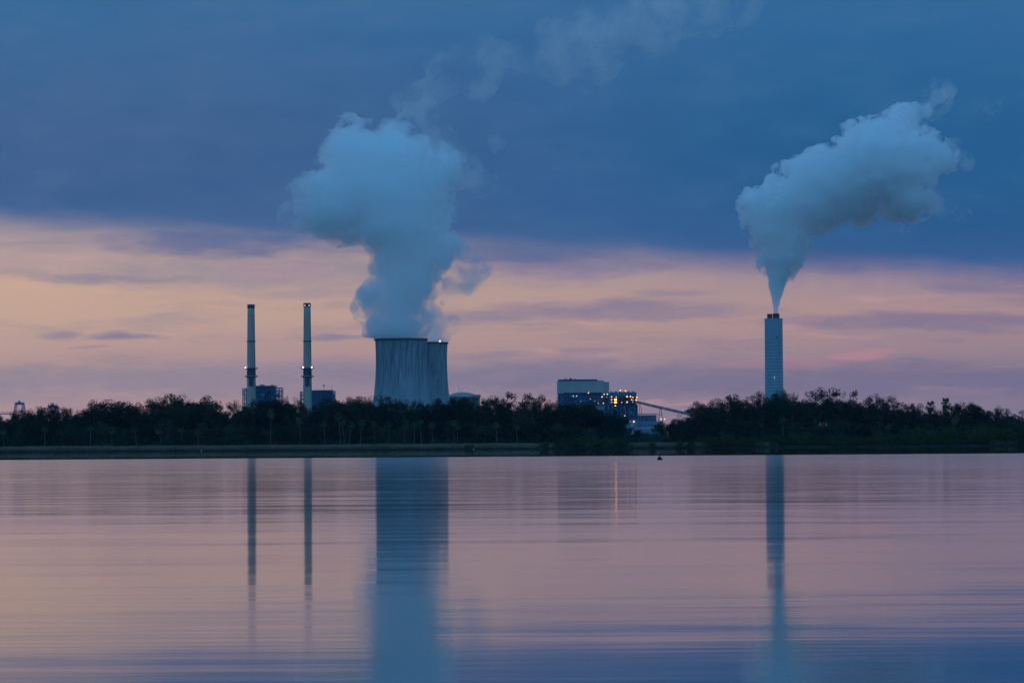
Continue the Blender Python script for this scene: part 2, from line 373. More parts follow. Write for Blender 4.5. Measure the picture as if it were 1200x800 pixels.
# ------------------------------------------------------------------ boiler houses beside the slim chimneys
def bx(t, name, mat, x0, y0, x1, y1, D, dn, df, ground=False):
    """a box measured in the photograph, its face dn..df metres behind the plane at D"""
    a, b_, z0, z1 = rect(x0, y0, x1, y1, D); c = t.location
    if ground: z0 = GZ
    return MB().box((a-c.x, dn, z0-c.z), (b_-c.x, df, z1-c.z)).build(name, M[mat], t)
def steel_frame(t, name, mat, x0, y0, x1, y1, D, dn, df, nx, nz, r=.35, brace=True):
    a, b_, z0, z1 = rect(x0, y0, x1, y1, D); c = t.location; a -= c.x; b_ -= c.x; z0 -= c.z; z1 -= c.z
    for i in range(nx+1):
        x = a+(b_-a)*i/nx
        MB().box((x-r, dn-r, z0), (x+r, dn+r, z1)).build('column', M[mat], t)
        if df-dn > 2: MB().box((x-r, df-r, z0), (x+r, df+r, z1)).build('column', M[mat], t)
    for j in range(nz+1):
        z = z0+(z1-z0)*j/nz
        MB().box((a-r*1.4, dn-r*1.3, z-r*.7), (b_+r*1.4, dn+r*1.3, z+r*.7)).build('girder', M[mat], t)
        if df-dn > 2: MB().box((a-r*1.4, df-r*1.3, z-r*.7), (b_+r*1.4, df+r*1.3, z+r*.7)).build('girder', M[mat], t)
    if brace:
        rnd = random.Random(int(x0*10+y0))
        for j in range(nz):
            for i in range(nx):
                if rnd.random() < .5:
                    xa, xb = a+(b_-a)*i/nx, a+(b_-a)*(i+1)/nx; za, zb = z0+(z1-z0)*j/nz, z0+(z1-z0)*(j+1)/nz
                    if rnd.random() < .5: xa, xb = xb, xa
                    MB().bar((xa, dn, za), (xb, dn, zb), r*.55).build('brace', M[mat], t)
def boiler_house(x0, xm0, xm1, x1, ytop, yl, D, label, extra):
    a, b_, _, _ = rect(x0, ytop, x1, 521, D)
    t = thing('boiler_house', Vector(((a+b_)/2, D, GZ)), label, 'power plant building', 'blue boiler houses')
    w = bx(t, 'wall', 'steel_dark', xm0, ytop+.8, xm1, 520, D, 14, 44, True)
    bx(t, 'roof', 'girder', xm0-.5, ytop, xm1+.4, ytop+.9, D, 12.6, 46)
    rnd = random.Random(int(x0))
    steel_frame(t, 'frame', 'steel', xm0, ytop+1.2, xm1, 482, D, 13.2, 13.6, 7, 6, .28)
    steel_frame(t, 'frame', 'steel_dark', xm1, yl, x1, 482, D, 15, 40, 2, 5, .5)
    steel_frame(t, 'frame', 'steel_dark', x0, yl+.8, x0+4.2, 482, D, 15, 40, 1, 5, .5)
    for k in range(9):
        xx = xm0+(xm1-xm0)*rnd.random()*.9; yy = ytop+2+22*rnd.random()
        bx(t, 'duct', rnd.choice(['steel', 'steel_pale', 'girder']), xx, yy, xx+1.2+2.2*rnd.random(), yy+1.0+3*rnd.random(), D, 10, 13)
    for k in range(5):
        yy = yl+3+k*5.2
        bx(t, 'floor', 'steel_dark', xm1, yy, x1-.3, yy+.8, D, 15.6, 39)
        bx(t, 'floor', 'steel_dark', x0+.2, yy, x0+4.0, yy+.9, D, 15.6, 39)
    for k in range(4):
        xx = xm1+1+(x1-xm1-3)*rnd.random(); yy = yl+1+18*rnd.random()
        bx(t, 'tank', 'steel', xx, yy, xx+2.4, yy+3.2, D, 20, 34)
    extra(t, D)
    return t
def ex1(t, D):
    bx(t, 'walkway', 'steel_pale', 321, 454.4, 325, 455.0, D, 8, 13); bx(t, 'hopper', 'steel_pale', 321.2, 459.5, 323.6, 462, D, 10, 14)
    bx(t, 'penthouse', 'steel_dark', 303, 450.2, 308, 451.1, D, 16, 30); bx(t, 'vent', 'girder', 316, 450.4, 318.5, 451.1, D, 16, 30)
    for k in range(9): bx(t, 'vent_cowl', 'girder', 301+k*2.7, 451.1, 302+k*2.7, 451.7, D, 13.2, 15)
def ex2(t, D):
    a = P(378.4, 457, D)-t.location; b_ = P(378.4, 451.6, D)-t.location
    MB().bar((a.x, 20, a.z), (b_.x, 20, b_.z), .25).box((b_.x-.9, 19, b_.z-.6), (b_.x+.9, 21, b_.z+1.2)).build('roof_mast', M['girder'], t)
    a = P(387.3, 457, D)-t.location; b_ = P(387.3, 449.6, D)-t.location
    MB().bar((a.x, 22, a.z), (b_.x, 22, b_.z), .16).build('aerial', M['girder'], t)
    bx(t, 'roof_unit', 'white_trim', 386.8, 456.3, 389.4, 458.0, D, 8, 12)
    for k in range(8): bx(t, 'vent_cowl', 'girder', 367+k*2.5, 456.4, 368.1+k*2.5, 457.1, D, 14, 16)
boiler_house(283.3, 298.4, 321.0, 328.8, 451.7, 454.0, 4030, 'dark blue boiler house with open frame end behind chimney with single gallery lamp', ex1)
boiler_house(351.0, 364.4, 388.0, 390.7, 457.0, 458.0, 4030, 'dark blue flat-roofed boiler house with roof mast behind the chimney with lit cap', ex2)

# ------------------------------------------------------------------ reactor dome
D = 4260
a, b_, _, zt = rect(521, 459.2, 562.6, 480, D); c = Vector(((a+b_)/2, D, GZ)); r = (b_-a)/2; h = zt-GZ
t = thing('reactor_building', c, 'low domed concrete reactor building with thin aerials beside the second cooling tower', 'reactor building')
zs = P(543, 464.2, D).z-GZ
MB().lathe([(r*.985, 0), (r*.985, zs-2.2), (r*1.01, zs-2), (r*1.01, zs)], 72, cap0=True, cap1=True).build('drum_wall', M['dome'], t, True)
rs = ((r*.9)**2+(h-zs)**2)/(2*(h-zs))
MB().lathe([(max(.2, rs*math.sin(q)), zs+.02+(h-zs)-rs+rs*math.cos(q)) for q in [math.asin(min(1, r*.9/rs))*(1-i/16) for i in range(17)]], 72, cap0=False).build('dome', M['dome'], t, True)
for xx, y0 in ((537.5, 452.2), (541, 457), (549.6, 455.6), (555.6, 456.2), (531, 457)):
    p = P(xx, y0, D)-c; MB().bar((p.x, -6, zs-1), (p.x, -6, p.z), .17).build('aerial', M['girder'], t)
bx(t, 'vent_house', 'dome', 555.5, 462.6, 563.2, 466, D, -30, 10)

# ------------------------------------------------------------------ the lit plant with the white boiler house
D = 4700
def at(px, py): return P(px, py, D)
t = thing('boiler_house', Vector((at(684, 500).x, D, GZ)), 'pale boiler house with grey upper block over a dark blue lower storey', 'power plant building')
bx(t, 'upper_block', 'white_clad', 653.4, 446.8, 708.2, 460.6, D, 20, 70)
bx(t, 'upper_block', 'white_clad', 708.3, 447.6, 714.5, 460.6, D, 26, 66)
bx(t, 'parapet', 'white_trim', 653.2, 446.0, 708.6, 446.9, D, 19.4, 71)
bx(t, 'parapet', 'white_trim', 708.7, 447.0, 714.7, 447.7, D, 25.4, 67)
bx(t, 'roof_monitor', 'girder', 654.6, 444.3, 700.2, 446.0, D, 28, 60); bx(t, 'roof_monitor', 'white_trim', 700.4, 444.9, 706.6, 446.0, D, 28, 60)
bx(t, 'roof_monitor', 'steel_pale', 654.2, 443.8, 700.8, 444.3, D, 27, 61)
bx(t, 'roof_unit', 'girder', 667.8, 442.2, 670.6, 443.8, D, 34, 44); bx(t, 'roof_unit', 'steel', 661.6, 443.0, 664.6, 443.8, D, 34, 44); bx(t, 'roof_unit', 'girder', 673.2, 443.2, 675.6, 443.8, D, 34, 44)
for k in range(13):                                   # cladding joints standing proud of the pale block
    xx = 656.5+k*4.1; bx(t, 'cladding_seam', 'white_clad', xx, 447.0, xx+.28, 460.2, D, 19.6, 20.2)
bx(t, 'lower_wall', 'steel_dark', 661.2, 460.7, 714.3, 521, D, 16, 64, True)
bx(t, 'lean_to', 'steel', 654.4, 460.8, 661.1, 521, D, 24, 60, True)
bx(t, 'ledge', 'girder', 660.6, 459.6, 706, 460.9, D, 13.0, 19.8)
steel_frame(t, 'frame', 'steel', 665, 461, 714, 482, D, 15.2, 15.6, 11, 5, .33)
bx(t, 'dark_bay', 'girder', 661.5, 459.4, 665.5, 470, D, 11.8, 15.0)
steel_frame(t, 'frame', 'steel_pale', 654.6, 461, 661, 478, D, 22.6, 23.2, 2, 4, .35)
bx(t, 'annex', 'white_clad', 698.0, 475.8, 708.8, 500, D, 2, 14, True); bx(t, 'annex_roof', 'white_trim', 697.6, 475.2, 709.2, 475.8, D, 1.5, 14.8)
rnd = random.Random(5)
for k in range(16):
    xx = 667+42*rnd.random(); yy = 462+12*rnd.random(); bx(t, 'duct', rnd.choice(['steel', 'steel_pale', 'girder']), xx, yy, xx+1+3*rnd.random(), yy+.7+1.6*rnd.random(), D, 11.5, 15)
c = t.location
for lx, ly, rr_, k in ((672, 463.7, .75, 'lamp_pale'), (676, 463.7, .75, 'lamp_pale'), (689.7, 460, 1.0, 'lamp_warm'), (692, 467.2, .6, 'lamp_dim'), (697.5, 469.6, .5, 'lamp_dim'),
                       (701.6, 472, .85, 'lamp_warm'), (707.3, 472.2, 1.05, 'lamp_amber'), (705.7, 464.7, 1.0, 'lamp_warm'), (708.1, 461.6, .85, 'lamp_warm'), (711.9, 461.6, .95, 'lamp_warm'),
                       (711.3, 465.2, .5, 'lamp_dim'), (681, 470, .45, 'lamp_dim')):
    p = at(lx, ly)-c; lamp((p.x, 9.5, p.z), rr_, k, t)
# blue precipitator block
t2 = thing('precipitator_block', Vector((at(729, 500).x, D-40, GZ)), 'blue steel process block full of warm lamps beside the pale boiler house', 'power plant building')
t = t2; D2 = D-40; c = t.location
bx(t, 'upper_wall', 'steel_pale', 714.8, 460.0, 746.0, 466.0, D2, 14, 44)
bx(t, 'core_wall', 'steel', 714.8, 466.1, 745.6, 474.0, D2, 16, 44)
bx(t, 'lower_wall', 'steel_dark', 709.4, 474.1, 747.6, 521, D2, 13, 44, True)
bx(t, 'roof', 'steel', 714.4, 459.3, 746.4, 460.0, D2, 12.8, 45)
for k in range(6): bx(t, 'roof_unit', rnd.choice(['steel_pale', 'steel', 'grey']), 716+k*5.1, 458.3-rnd.random()*.5, 717.8+k*5.1+rnd.random(), 459.3, D2, 20, 30)
steel_frame(t, 'frame', 'steel_pale', 715, 460, 746, 474, D2, 12.0, 12.6, 9, 4, .3)
steel_frame(t, 'frame', 'steel', 710, 474, 747.6, 500, D2, 11.0, 11.6, 10, 6, .33)
for k in range(34):
    xx = 710+35*rnd.random(); yy = 475+20*rnd.random(); bx(t, rnd.choice(['duct', 'tank', 'hopper']), rnd.choice(['steel', 'steel_pale', 'grey', 'steel_dark', 'girder']), xx, yy, xx+.8+2.4*rnd.random(), yy+.8+5*rnd.random()**2, D2, 6+rnd.random()*2, 11)
for k in range(9):
    xx = 715.5+29*rnd.random(); yy = 466+6.5*rnd.random(); bx(t, 'panel', rnd.choice(['steel_dark', 'girder', 'grey']), xx, yy, xx+1.2+2*rnd.random(), yy+.8+1.1*rnd.random(), D2, 9, 12)
for k in range(7):
    p = P(713+5*k, 474.5, D2)-c; q = P(713+5*k, 500, D2)-c
    MB().tube([(p.x, 9, q.z), (p.x, 9, p.z), (p.x+2, 9, p.z+1.5)], [.45]*3, 6).build('pipe', M['steel_pale'], t)
for yy in (463.2, 466.4, 469.6, 472.8): bx(t, 'walkway', 'girder', 714.6, yy, 746.8, yy+.35, D2, 6.0, 12)
for lx, ly, rr_, k in ((727.2, 457.2, 1.15, 'lamp_warm'), (733.1, 457.8, 1.15, 'lamp_warm'), (716.9, 464.7, .95, 'lamp_warm'), (722.2, 465.1, .9, 'lamp_warm'), (716.9, 468, .95, 'lamp_warm'),
                       (716.9, 471.2, .95, 'lamp_amber'), (721.2, 475.2, 1.0, 'lamp_warm'), (728.8, 471.2, .9, 'lamp_amber'),
                       (735, 464.4, 1.25, 'lamp_warm'), (739, 464.4, 1.15, 'lamp_warm'), (741.7, 465.2, .9, 'lamp_warm'), (746.4, 465.2, 1.2, 'lamp_warm'), (740.2, 468.0, .85, 'lamp_warm'), (741.9, 468.6, .8, 'lamp_amber'), (745.7, 468.4, 1.2, 'lamp_warm'),
                       (735, 470.9, 1.2, 'lamp_warm'), (741.5, 470.9, .7, 'lamp_dim'), (732.2, 487, .9, 'lamp_warm'), (731.7, 495.3, .7, 'lamp_warm')):
    p = P(lx, ly, D2)-c; lamp((p.x, 4.5, p.z), rr_, k, t)
for x0, y0, x1, y1, k in ((720.0, 467.2, 722.8, 469.0, 'lit_room'), (720.0, 470.3, 722.9, 472.0, 'lit_room')):
    a, b_, z0, z1 = rect(x0, y0, x1, y1, D2)
    MB().box((a-c.x, 5.0, z0-c.z), (b_-c.x, 5.4, z1-c.z)).build('lit_opening', M[k], t); MB().box((a-c.x-.4, 5.45, z0-c.z-.4), (b_-c.x+.4, 6.0, z1-c.z+.4)).build('lit_opening_frame', M['girder'], t)
# low hall under the conveyor
D3 = D-80
t = thing('process_hall', Vector((P(757, 500, D3).x, D3, GZ)), 'low pale blue terraced plant hall under the sloping conveyor', 'power plant building'); c = t.location
bx(t, 'main_wall', 'steel_pale', 741, 494.2, 775.8, 521, D3, 10, 46, True)
bx(t, 'main_wall', 'steel_pale', 734, 491.5, 747.0, 521, D3, 4, 9.7, True)
bx(t, 'upper_wall', 'steel', 748.0, 486.0, 769.6, 494.1, D3, 16, 40)
bx(t, 'roof_beam', 'steel_pale', 748.0, 484.2, 771.5, 485.0, D3, 15, 17)
steel_frame(t, 'frame', 'steel_pale', 748.2, 484.4, 770.6, 494, D3, 15.0, 15.5, 7, 3, .28)
bx(t, 'eave', 'white_trim', 740.6, 493.6, 776.2, 494.2, D3, 9.4, 46)
bx(t, 'wall_band', 'steel', 744, 497.6, 772, 498.6, D3, 9.2, 9.95)
bx(t, 'door', 'white_trim', 739.6, 496.4, 742.6, 502, D3, 3.4, 3.95, True); bx(t, 'plinth', 'white_trim', 747.2, 500.4, 775.6, 502.4, D3, 9.1, 9.95)
for k in range(14):
    xx = 749+20*rnd.random(); yy = 486+6*rnd.random(); bx(t, rnd.choice(['duct', 'tank']), rnd.choice(['steel', 'steel_pale', 'grey', 'steel_dark']), xx, yy, xx+1+2*rnd.random(), yy+1+2*rnd.random(), D3, 12, 14.5)
for k in range(8): bx(t, 'pilaster', 'white_clad', 748+k*3.6, 494.4, 748.5+k*3.6, 500.2, D3, 9.3, 9.95)
for lx, ly, rr_, k in ((738.3, 493.9, .85, 'lamp_pale'), (742.8, 493.9, 1.3, 'lamp_warm')):
    p = P(lx, ly, D3)-c; lamp((p.x, 2.0, p.z), rr_, k, t)
# sloping coal conveyor
D4 = D-60
A0 = P(745.6, 470.6, D4); A1 = P(812, 486.0, D4)
t = thing('conveyor', Vector((A1.x, D4, GZ)), 'long enclosed conveyor gallery sloping down from the lit block into the trees', 'conveyor'); c = t.location
def obox(a, b, w, hh, up=Vector((0, 0, 1))):
    a = Vector(a); b = Vector(b); d = (b-a).normalized(); u = up.cross(d).normalized()*w/2; v = d.cross(u).normalized()*hh/2
    return MB().add([a-u-v, a+u-v, a+u+v, a-u+v, b-u-v, b+u-v, b+u+v, b-u+v], [(0,1,2,3),(7,6,5,4),(0,4,5,1),(1,5,6,2),(2,6,7,3),(3,7,4,0)])
nseg = 8
for i in range(nseg):
    a = A0+(A1-A0)*(i/nseg)-c; b_ = A0+(A1-A0)*((i+.975)/nseg)-c
    obox(a, b_, 4.2, 2.5).build('gallery_section', M['grey'], t)
    m_ = (a+b_)/2+Vector((0, 0, 1.45)); obox(m_-(b_-a)*.42, m_+(b_-a)*.42, 3.4, .35).build('roof_cap', M['steel'], t)
obox(A0-c+Vector((0, 0, -1.9)), A1-c+Vector((0, 0, -1.9)), 3.4, .7).build('truss_chord', M['girder'], t)
p0 = P(774, 478.2, D4)-c; w_ = 2.8
leg = []
for s in (-1, 1):
    for dy in (-2, 2):
        MB().tube([(p0.x+s*w_*.95, dy, 0), (p0.x+s*w_, dy, p0.z*.42), (p0.x+s*w_, dy, p0.z*.66), (p0.x+s*w_*.55, dy, p0.z*.88), (p0.x+s*.35, dy, p0.z-.6)], [.42]*5, 5).build('trestle_leg', M['girder'], t)
for f in (.3, .5, .68, .82):
    ww = w_ if f < .7 else w_*.7
    for dy in (-2, 2): MB().bar((p0.x-ww, dy, p0.z*f), (p0.x+ww, dy, p0.z*f), .3).build('trestle_beam', M['girder'], t)
MB().bar((p0.x, 0, 0), (p0.x, 0, p0.z*.7), .4).build('trestle_post', M['girder'], t)
p1 = P(749.6, 473.2, D4)-c
for s in (-1, 1): MB().tube([(p1.x+s*1.4+1.2, 0, p1.z-15), (p1.x+s*1.4+1.0, 0, p1.z-7), (p1.x+s*.4, 0, p1.z-.6)], [.35]*3, 5).build('trestle_leg', M['girder'], t)
for lx, ly, rr_, k in ((774.7, 491, 1.2, 'lamp_warm'), (778.9, 490.9, .9, 'lamp_pale'), (778, 478.6, .4, 'lamp_dim'), (799.5, 480.0, .45, 'lamp_dim')):
    p = P(lx, ly, D4)-c; lamp((p.x, -4, p.z), rr_, k, t)

# ------------------------------------------------------------------ wide stack
D = 4500
x0, x1, _, zt = rect(896, 373.2, 917, 375, D); c = Vector(((x0+x1)/2, D, GZ)); r = (x1-x0)/2; h = zt-GZ
t = thing('stack', c, 'broad pale blue ringed stack topped by two rusty flue liners, white steam leaving', 'chimney')
zc = P(906, 400.8, D).z-GZ
prof = []; z = 0.0
while z < zc-.1:
    rr_ = r*(1.035-.035*z/h); prof += [(rr_, z), (rr_, min(zc, z+3.4)), (rr_-.22, min(zc, z+3.55)), (rr_-.22, min(zc, z+4.3))]; z += 4.4
MB().lathe(prof, 64, cap1=True).build('ringed_shaft', M['wide'], t, False)
MB().lathe([(r*1.004, zc+.01), (r, h-1.4), (r+.25, h-1.3), (r+.25, h), (r-.6, h), (r-.6, h-3)], 64, cap0=True, cap1=True).build('upper_shaft', M['wide_smooth'], t, False)
for xa, xb, yt in ((899.0, 905.2, 367.8), (905.6, 913.4, 367.3)):
    a, b_, _, z1 = rect(xa, yt, xb, yt+3, D); fr = (b_-a)/2
    MB().lathe([(fr, h-3), (fr, z1-GZ-.4), (fr+.2, z1-GZ-.4), (fr+.2, z1-GZ), (fr-.35, z1-GZ), (fr-.35, h-1)], 28, c=((a+b_)/2-c.x, 0), cap1=True).build('flue_liner', M['flue'], t, True)
p = P(909.6, 395.6, D)-c; q = math.sqrt(max(0, r*r-p.x**2)); MB().box((p.x-.7, -q-.4, p.z-1.3), (p.x+.7, -q+1, p.z+1.3)).build('hatch', M['girder'], t)
p = P(906.6, 442.5, D)-c; lamp((p.x, -r-.9, p.z), .55, 'lamp_pale', t)
b = MB()
for s in (-.4, .4): b.bar((r*.55+s, -r*.86-.3, 4), (r*.55+s, -r*.82-.3, h-2), .09)
for i in range(90): z = 6+(h-10)*i/90; b.bar((r*.55-.4, -r*.85-.3, z), (r*.55+.4, -r*.85-.3, z), .06, 3)
b.build('ladder', M['grey'], t)

# ------------------------------------------------------------------ blue gantries over the trees
def gantry(px, ytop, D, boom, label):
    p = P(px, ytop, D); t = thing('gantry_crane', Vector((p.x, D, GZ)), label, 'gantry crane', 'blue gantry cranes'); h = p.z-GZ
    wt = 3.9; wb = 3.9+h*.17
    for s in (-1, 1):
        for dy in (-4, 4):
            MB().bar((s*wb, dy*1.4, 0), (s*wt, dy, h), .5).build('leg', M['gantry'], t)
            MB().bar((s*wb*.42, dy*1.2, 0), (s*wt*.52, dy, h), .33).build('strut', M['gantry'], t)
    for f in (.35, .6, .8):
        w_ = wb+(wt-wb)*f
        for dy in (-4, 4): MB().bar((-w_, dy*1.2, h*f), (w_, dy*1.2, h*f), .25).build('brace', M['gantry'], t)
    MB().box((-wt-.6, -5, h-2.0), (wt+.6, 5, h+.2)).build('top_beam', M['gantry'], t)
    MB().box((-1.4, -3, h+.21), (.8, 3, h+2.0)).build('winch_house', M['gantry'], t)
    MB().bar((wt-.4, 0, h), (wt-.4, 0, h+2.2), .25).build('post', M['gantry'], t); MB().bar((-wt+1, 0, h), (-wt+1, 0, h+1.6), .2).build('post', M['gantry'], t)
    if boom:
        zb = P(10, 484.3, D).z-GZ
        MB().box((-21, -2, zb-1.0), (-wb*.5, 2, zb)).build('boom', M['gantry'], t)
        for k in range(6): MB().bar((-20+k*3, -2, zb), (-18.5+k*3, -2, zb+1.4), .15).build('boom_lattice', M['gantry'], t)
        MB().bar((-20, -2, zb+1.4), (-5, -2, zb+1.4), .18).build('boom_rail', M['gantry'], t)
gantry(23, 471.8, 3500, True, 'blue four-legged gantry crane standing open above the trees, low boom at side')
gantry(62, 474.8, 3560, False, 'blue gantry crane whose top just shows over a dark round tree')

# ------------------------------------------------------------------ trees
rng = random.Random(11)
def rv(r=1.0):
    while True:
        v = Vector((rng.uniform(-1, 1), rng.uniform(-1, 1), rng.uniform(-1, 1)))
        if v.length <= 1: return v*r
def leaf(mb, p, s):
    n_ = rv().normalized(); u = n_.orthogonal().normalized(); a = rng.uniform(0, 6.28)
    u = (u*math.cos(a)+n_.cross(u)*math.sin(a)); v = n_.cross(u); l = s*rng.uniform(.7, 1.4); w = s*rng.uniform(.35, .7)
    mb.add([p-u*l*.5, p+v*w*.5, p+u*l*.5, p-v*w*.5], [(0, 1, 2, 3)])
def clump(mb, p, r, n_, s, flat=.7):
    for _ in range(n_):
        q = rv(r); q.z *= flat; leaf(mb, p+q, s)
def branch(tb, tips, p, d, l, r, lv, gnarl):
    pts = [p]; rs = [r]; k = 3
    for i in range(k):
        d = (d + rv(gnarl) + Vector((0, 0, .06))).normalized(); p = p+d*(l/k); pts.append(p); rs.append(r*(1-.42*(i+1)/k))
    tb.tube(pts, rs, 5 if lv > 1 else 4)
    if lv == 0: tips.append((p, d)); return
    tips_n = rng.choice((2, 3, 3))
    for i in range(tips_n):
        nd = (d*.75 + rv(.85)).normalized()
        if nd.z < -.15: nd.z = .05
        branch(tb, tips, p, nd, l*rng.uniform(.62, .85), r*.56, lv-1, gnarl)
    if lv >= 2: branch(tb, tips, pts[2], (d*.5+rv(1.0)+Vector((0, 0, .2))).normalized(), l*.7, r*.45, lv-2 if lv > 2 else 0, gnarl)
def fit(mbs, h):
    top = max(v[2] for m_ in mbs for v in m_.v); k = h/top
    for m_ in mbs: m_.v = [(x*k, y*k, z*k) for x, y, z in m_.v]
def oak(seed, spread, fill, clump_r, n_leaf, ls, limb=.25, mat='oak', h=20.0, limbs=5, lv=2):
    rng.seed(seed); tb = MB(); cb = MB(); tips = []
    th = limb*20; lean = rv(.12); lean.z = 0
    tb.tube([(0, 0, -.5), (lean.x*th*.5, lean.y*th*.5, th*.5), (lean.x*th, lean.y*th, th)], [.62, .46, .42], 7)
    base = Vector((lean.x*th, lean.y*th, th))
    for i in range(limbs):
        a = 2*math.pi*(i+rng.random()*.6)/limbs; e = rng.uniform(.45, 1.5) if i else 1.8
        d = Vector((math.cos(a)*spread, math.sin(a)*spread, e)).normalized()
        branch(tb, tips, base-Vector((0, 0, rng.random()*th*.2)), d, rng.uniform(5.0, 6.6), .30, lv, .34)
    for p, d in tips:
        r = clump_r*rng.uniform(.6, 1.35)
        clump(cb, p+d*r*.3, r, int(n_leaf*rng.uniform(.6, 1.3)), ls)
        if rng.random() < fill:
            clump(cb, p-d*1.6+rv(1.3), r*1.1, int(n_leaf*.9), ls)
    # lower skirts of foliage inside the crown
    zc = sum(p.z for p, d in tips)/len(tips)
    for _ in range(int(14*fill)):
        p = rng.choice(tips)[0]; q = Vector((p.x*.7, p.y*.7, p.z*rng.uniform(.55, .85))); clump(cb, q, clump_r*1.3, int(n_leaf*1.1), ls, .9)
    fit([tb, cb], h); return tb.mesh('trunk', M['bark']), cb.mesh('crown', M[mat])
def tufted(seed, h=20.0, n_cl=5, r=1.5):
    """tall bare trunk with a few leafy heads at its top"""
    rng.seed(seed); tb = MB(); cb = MB(); p = Vector((0, 0, -.5)); pts = [p]; rs = [.4]
    for i in range(6):
        p = p+Vector((rng.uniform(-.5, .5), rng.uniform(-.5, .5), h/6.6)); pts.append(p); rs.append(.4-.045*i)
    tb.tube(pts, rs, 6)
    for i in range(n_cl):
        b0 = pts[-1-(i % 3)]; e = b0+Vector((rng.uniform(-1, 1)*2.6, rng.uniform(-1, 1)*2.6, rng.uniform(.4, 2.4)))
        tb.tube([b0, (b0+e)/2+rv(.3), e], [.16, .12, .08], 4); clump(cb, e, r*rng.uniform(.7, 1.3), 60, .62, .7); clump(cb, (b0+e)/2, r*.7, 22, .6)
    for i in range(5): clump(cb, Vector((rng.uniform(-3, 3), rng.uniform(-3, 3), h*rng.uniform(.25, .6))), 2.0, 60, .65, 1)
    fit([tb, cb], h); return tb.mesh('trunk', M['bark']), cb.mesh('crown', M['oak'])
def palm(seed, h=12.0):
    rng.seed(seed); tb = MB(); cb = MB(); lean = Vector((rng.uniform(-.12, .12), rng.uniform(-.12, .12), 0)); th = h-1.7
    pts = [Vector((lean.x*z*(z/th), lean.y*z*(z/th), z)) for z in (-.5, th*.3, th*.65, th)]
    tb.tube(pts, [.26, .17, .16, .19], 8); top = pts[-1]
    for i in range(34):
        a = i*2.4; e = rng.uniform(-.9, 1.35); d = Vector((math.cos(a)*math.cos(e), math.sin(a)*math.cos(e), math.sin(e)))
        l = rng.uniform(1.5, 2.1)*(1 if e > -.3 else .8); st = top+d*l*.45; side = d.cross(Vector((0, 0, 1))).normalized()
        cb.add([top-side*.05, top+side*.05, st+side*.05, st-side*.05], [(0, 1, 2, 3)])
        for j in range(-4, 5):
            q = j/4; dd_ = (d*math.cos(q*1.1)+side*math.sin(q*1.1)).normalized(); tip = st+dd_*l*.75*(1-.2*abs(q))+Vector((0, 0, -.42*l*(.4+abs(q)*.4)))
            w = dd_.cross(d.cross(side)).normalized()*.13; mid = st+dd_*l*.4
            cb.add([st, mid+w, tip, mid-w], [(0, 1, 2, 3)])
    fit([tb, cb], h); return tb.mesh('trunk', M['palm_bark']), cb.mesh('crown', M['palm'])
def bush(seed, w, h, n_cl, n_leaf, ls, mat):
    rng.seed(seed); tb = MB(); cb = MB()
    for i in range(7):
        a = rng.uniform(0, 6.28); e = Vector((math.cos(a)*w*.32, math.sin(a)*w*.25, h*rng.uniform(.5, .8)))
        tb.tube([(e.x*.2, e.y*.2, -.5), e*.5+rv(.3), e], [.12, .09, .05], 4)
    for i in range(n_cl):
        a = rng.uniform(0, 6.28); f = math.sqrt(rng.random()); z = rng.random()
        p = Vector((math.cos(a)*f*w*.5, math.sin(a)*f*w*.4, h*(.10+.78*z*math.sqrt(max(.05, 1-f*f*.85))))); clump(cb, p, min(w, h)*.2*rng.uniform(.7, 1.3), n_leaf, ls, .8)
    return tb.mesh('stem', M['bark']), cb.mesh('crown', M[mat])
PROTO = {}
PROTO['oak'] = [oak(21, .75, .7, 1.8, 92, 0.53), oak(22, .85, .65, 1.75, 90, 0.50), oak(23, .65, .7, 1.8, 92, 0.53), oak(24, .8, .65, 1.75, 92, 0.51)]
PROTO['dense'] = [oak(31, .6, .95, 1.8, 76, 0.56, limbs=6), oak(32, .7, .95, 1.8, 76, 0.56, limbs=6), oak(33, .55, .95, 1.8, 76, 0.56, limbs=6)]
PROTO['sparse'] = [oak(41, .6, .4, 1.65, 84, 0.46, .32), oak(42, .7, .35, 1.55, 78, 0.46, .3), oak(43, .5, .4, 1.65, 84, 0.46, .35)]
PROTO['pale'] = [oak(51, .6, .7, 1.5, 70, 0.48, .28, 'oak_light'), oak(52, .5, .7, 1.5, 70, 0.48, .28, 'oak_light')]
PROTO['tuft'] = [tufted(61), tufted(62, n_cl=6, r=1.7), tufted(63, n_cl=4)]
PROTO['palm'] = [palm(71), palm(72), palm(73)]
def thicket(seed, mat='oak', w=11, h=10):
    return bush(seed, w, h, 64, 42, .72, mat)
PROTO['thicket'] = [thicket(101), thicket(102), thicket(103, 'oak_light'), thicket(104)]
PROTO['bush'] = [bush(81, 6, 4, 26, 26, .5, 'oak'), bush(82, 7, 5, 30, 26, .5, 'oak'), bush(83, 6, 3.5, 24, 26, .5, 'oak_light')]
PROTO['mangrove'] = [bush(91, 10, 6, 44, 30, .55, 'mangrove'), bush(92, 12, 6, 50, 30, .55, 'mangrove'), bush(93, 9, 5, 40, 30, .55, 'mangrove')]
NATH = dict(oak=20, dense=20, sparse=20, pale=20, tuft=20, palm=12, bush=4.4, mangrove=6.4, thicket=10.4)
PARTS = {'bush': 'stem', 'thicket': 'stem', 'mangrove': 'stem'}
tr = random.Random(77)
def ground_z(y): return float(np.interp(y-1400, [q[0] for q in prof0], [q[1] for q in prof0]))
prof0 = [(-14, -1.2), (-.6, -.25), (0, .12), (.35, .5), (1.2, .68), (6, .78), (20, .9), (45, 1.1), (110, GZ), (900, GZ), (9600, GZ)]
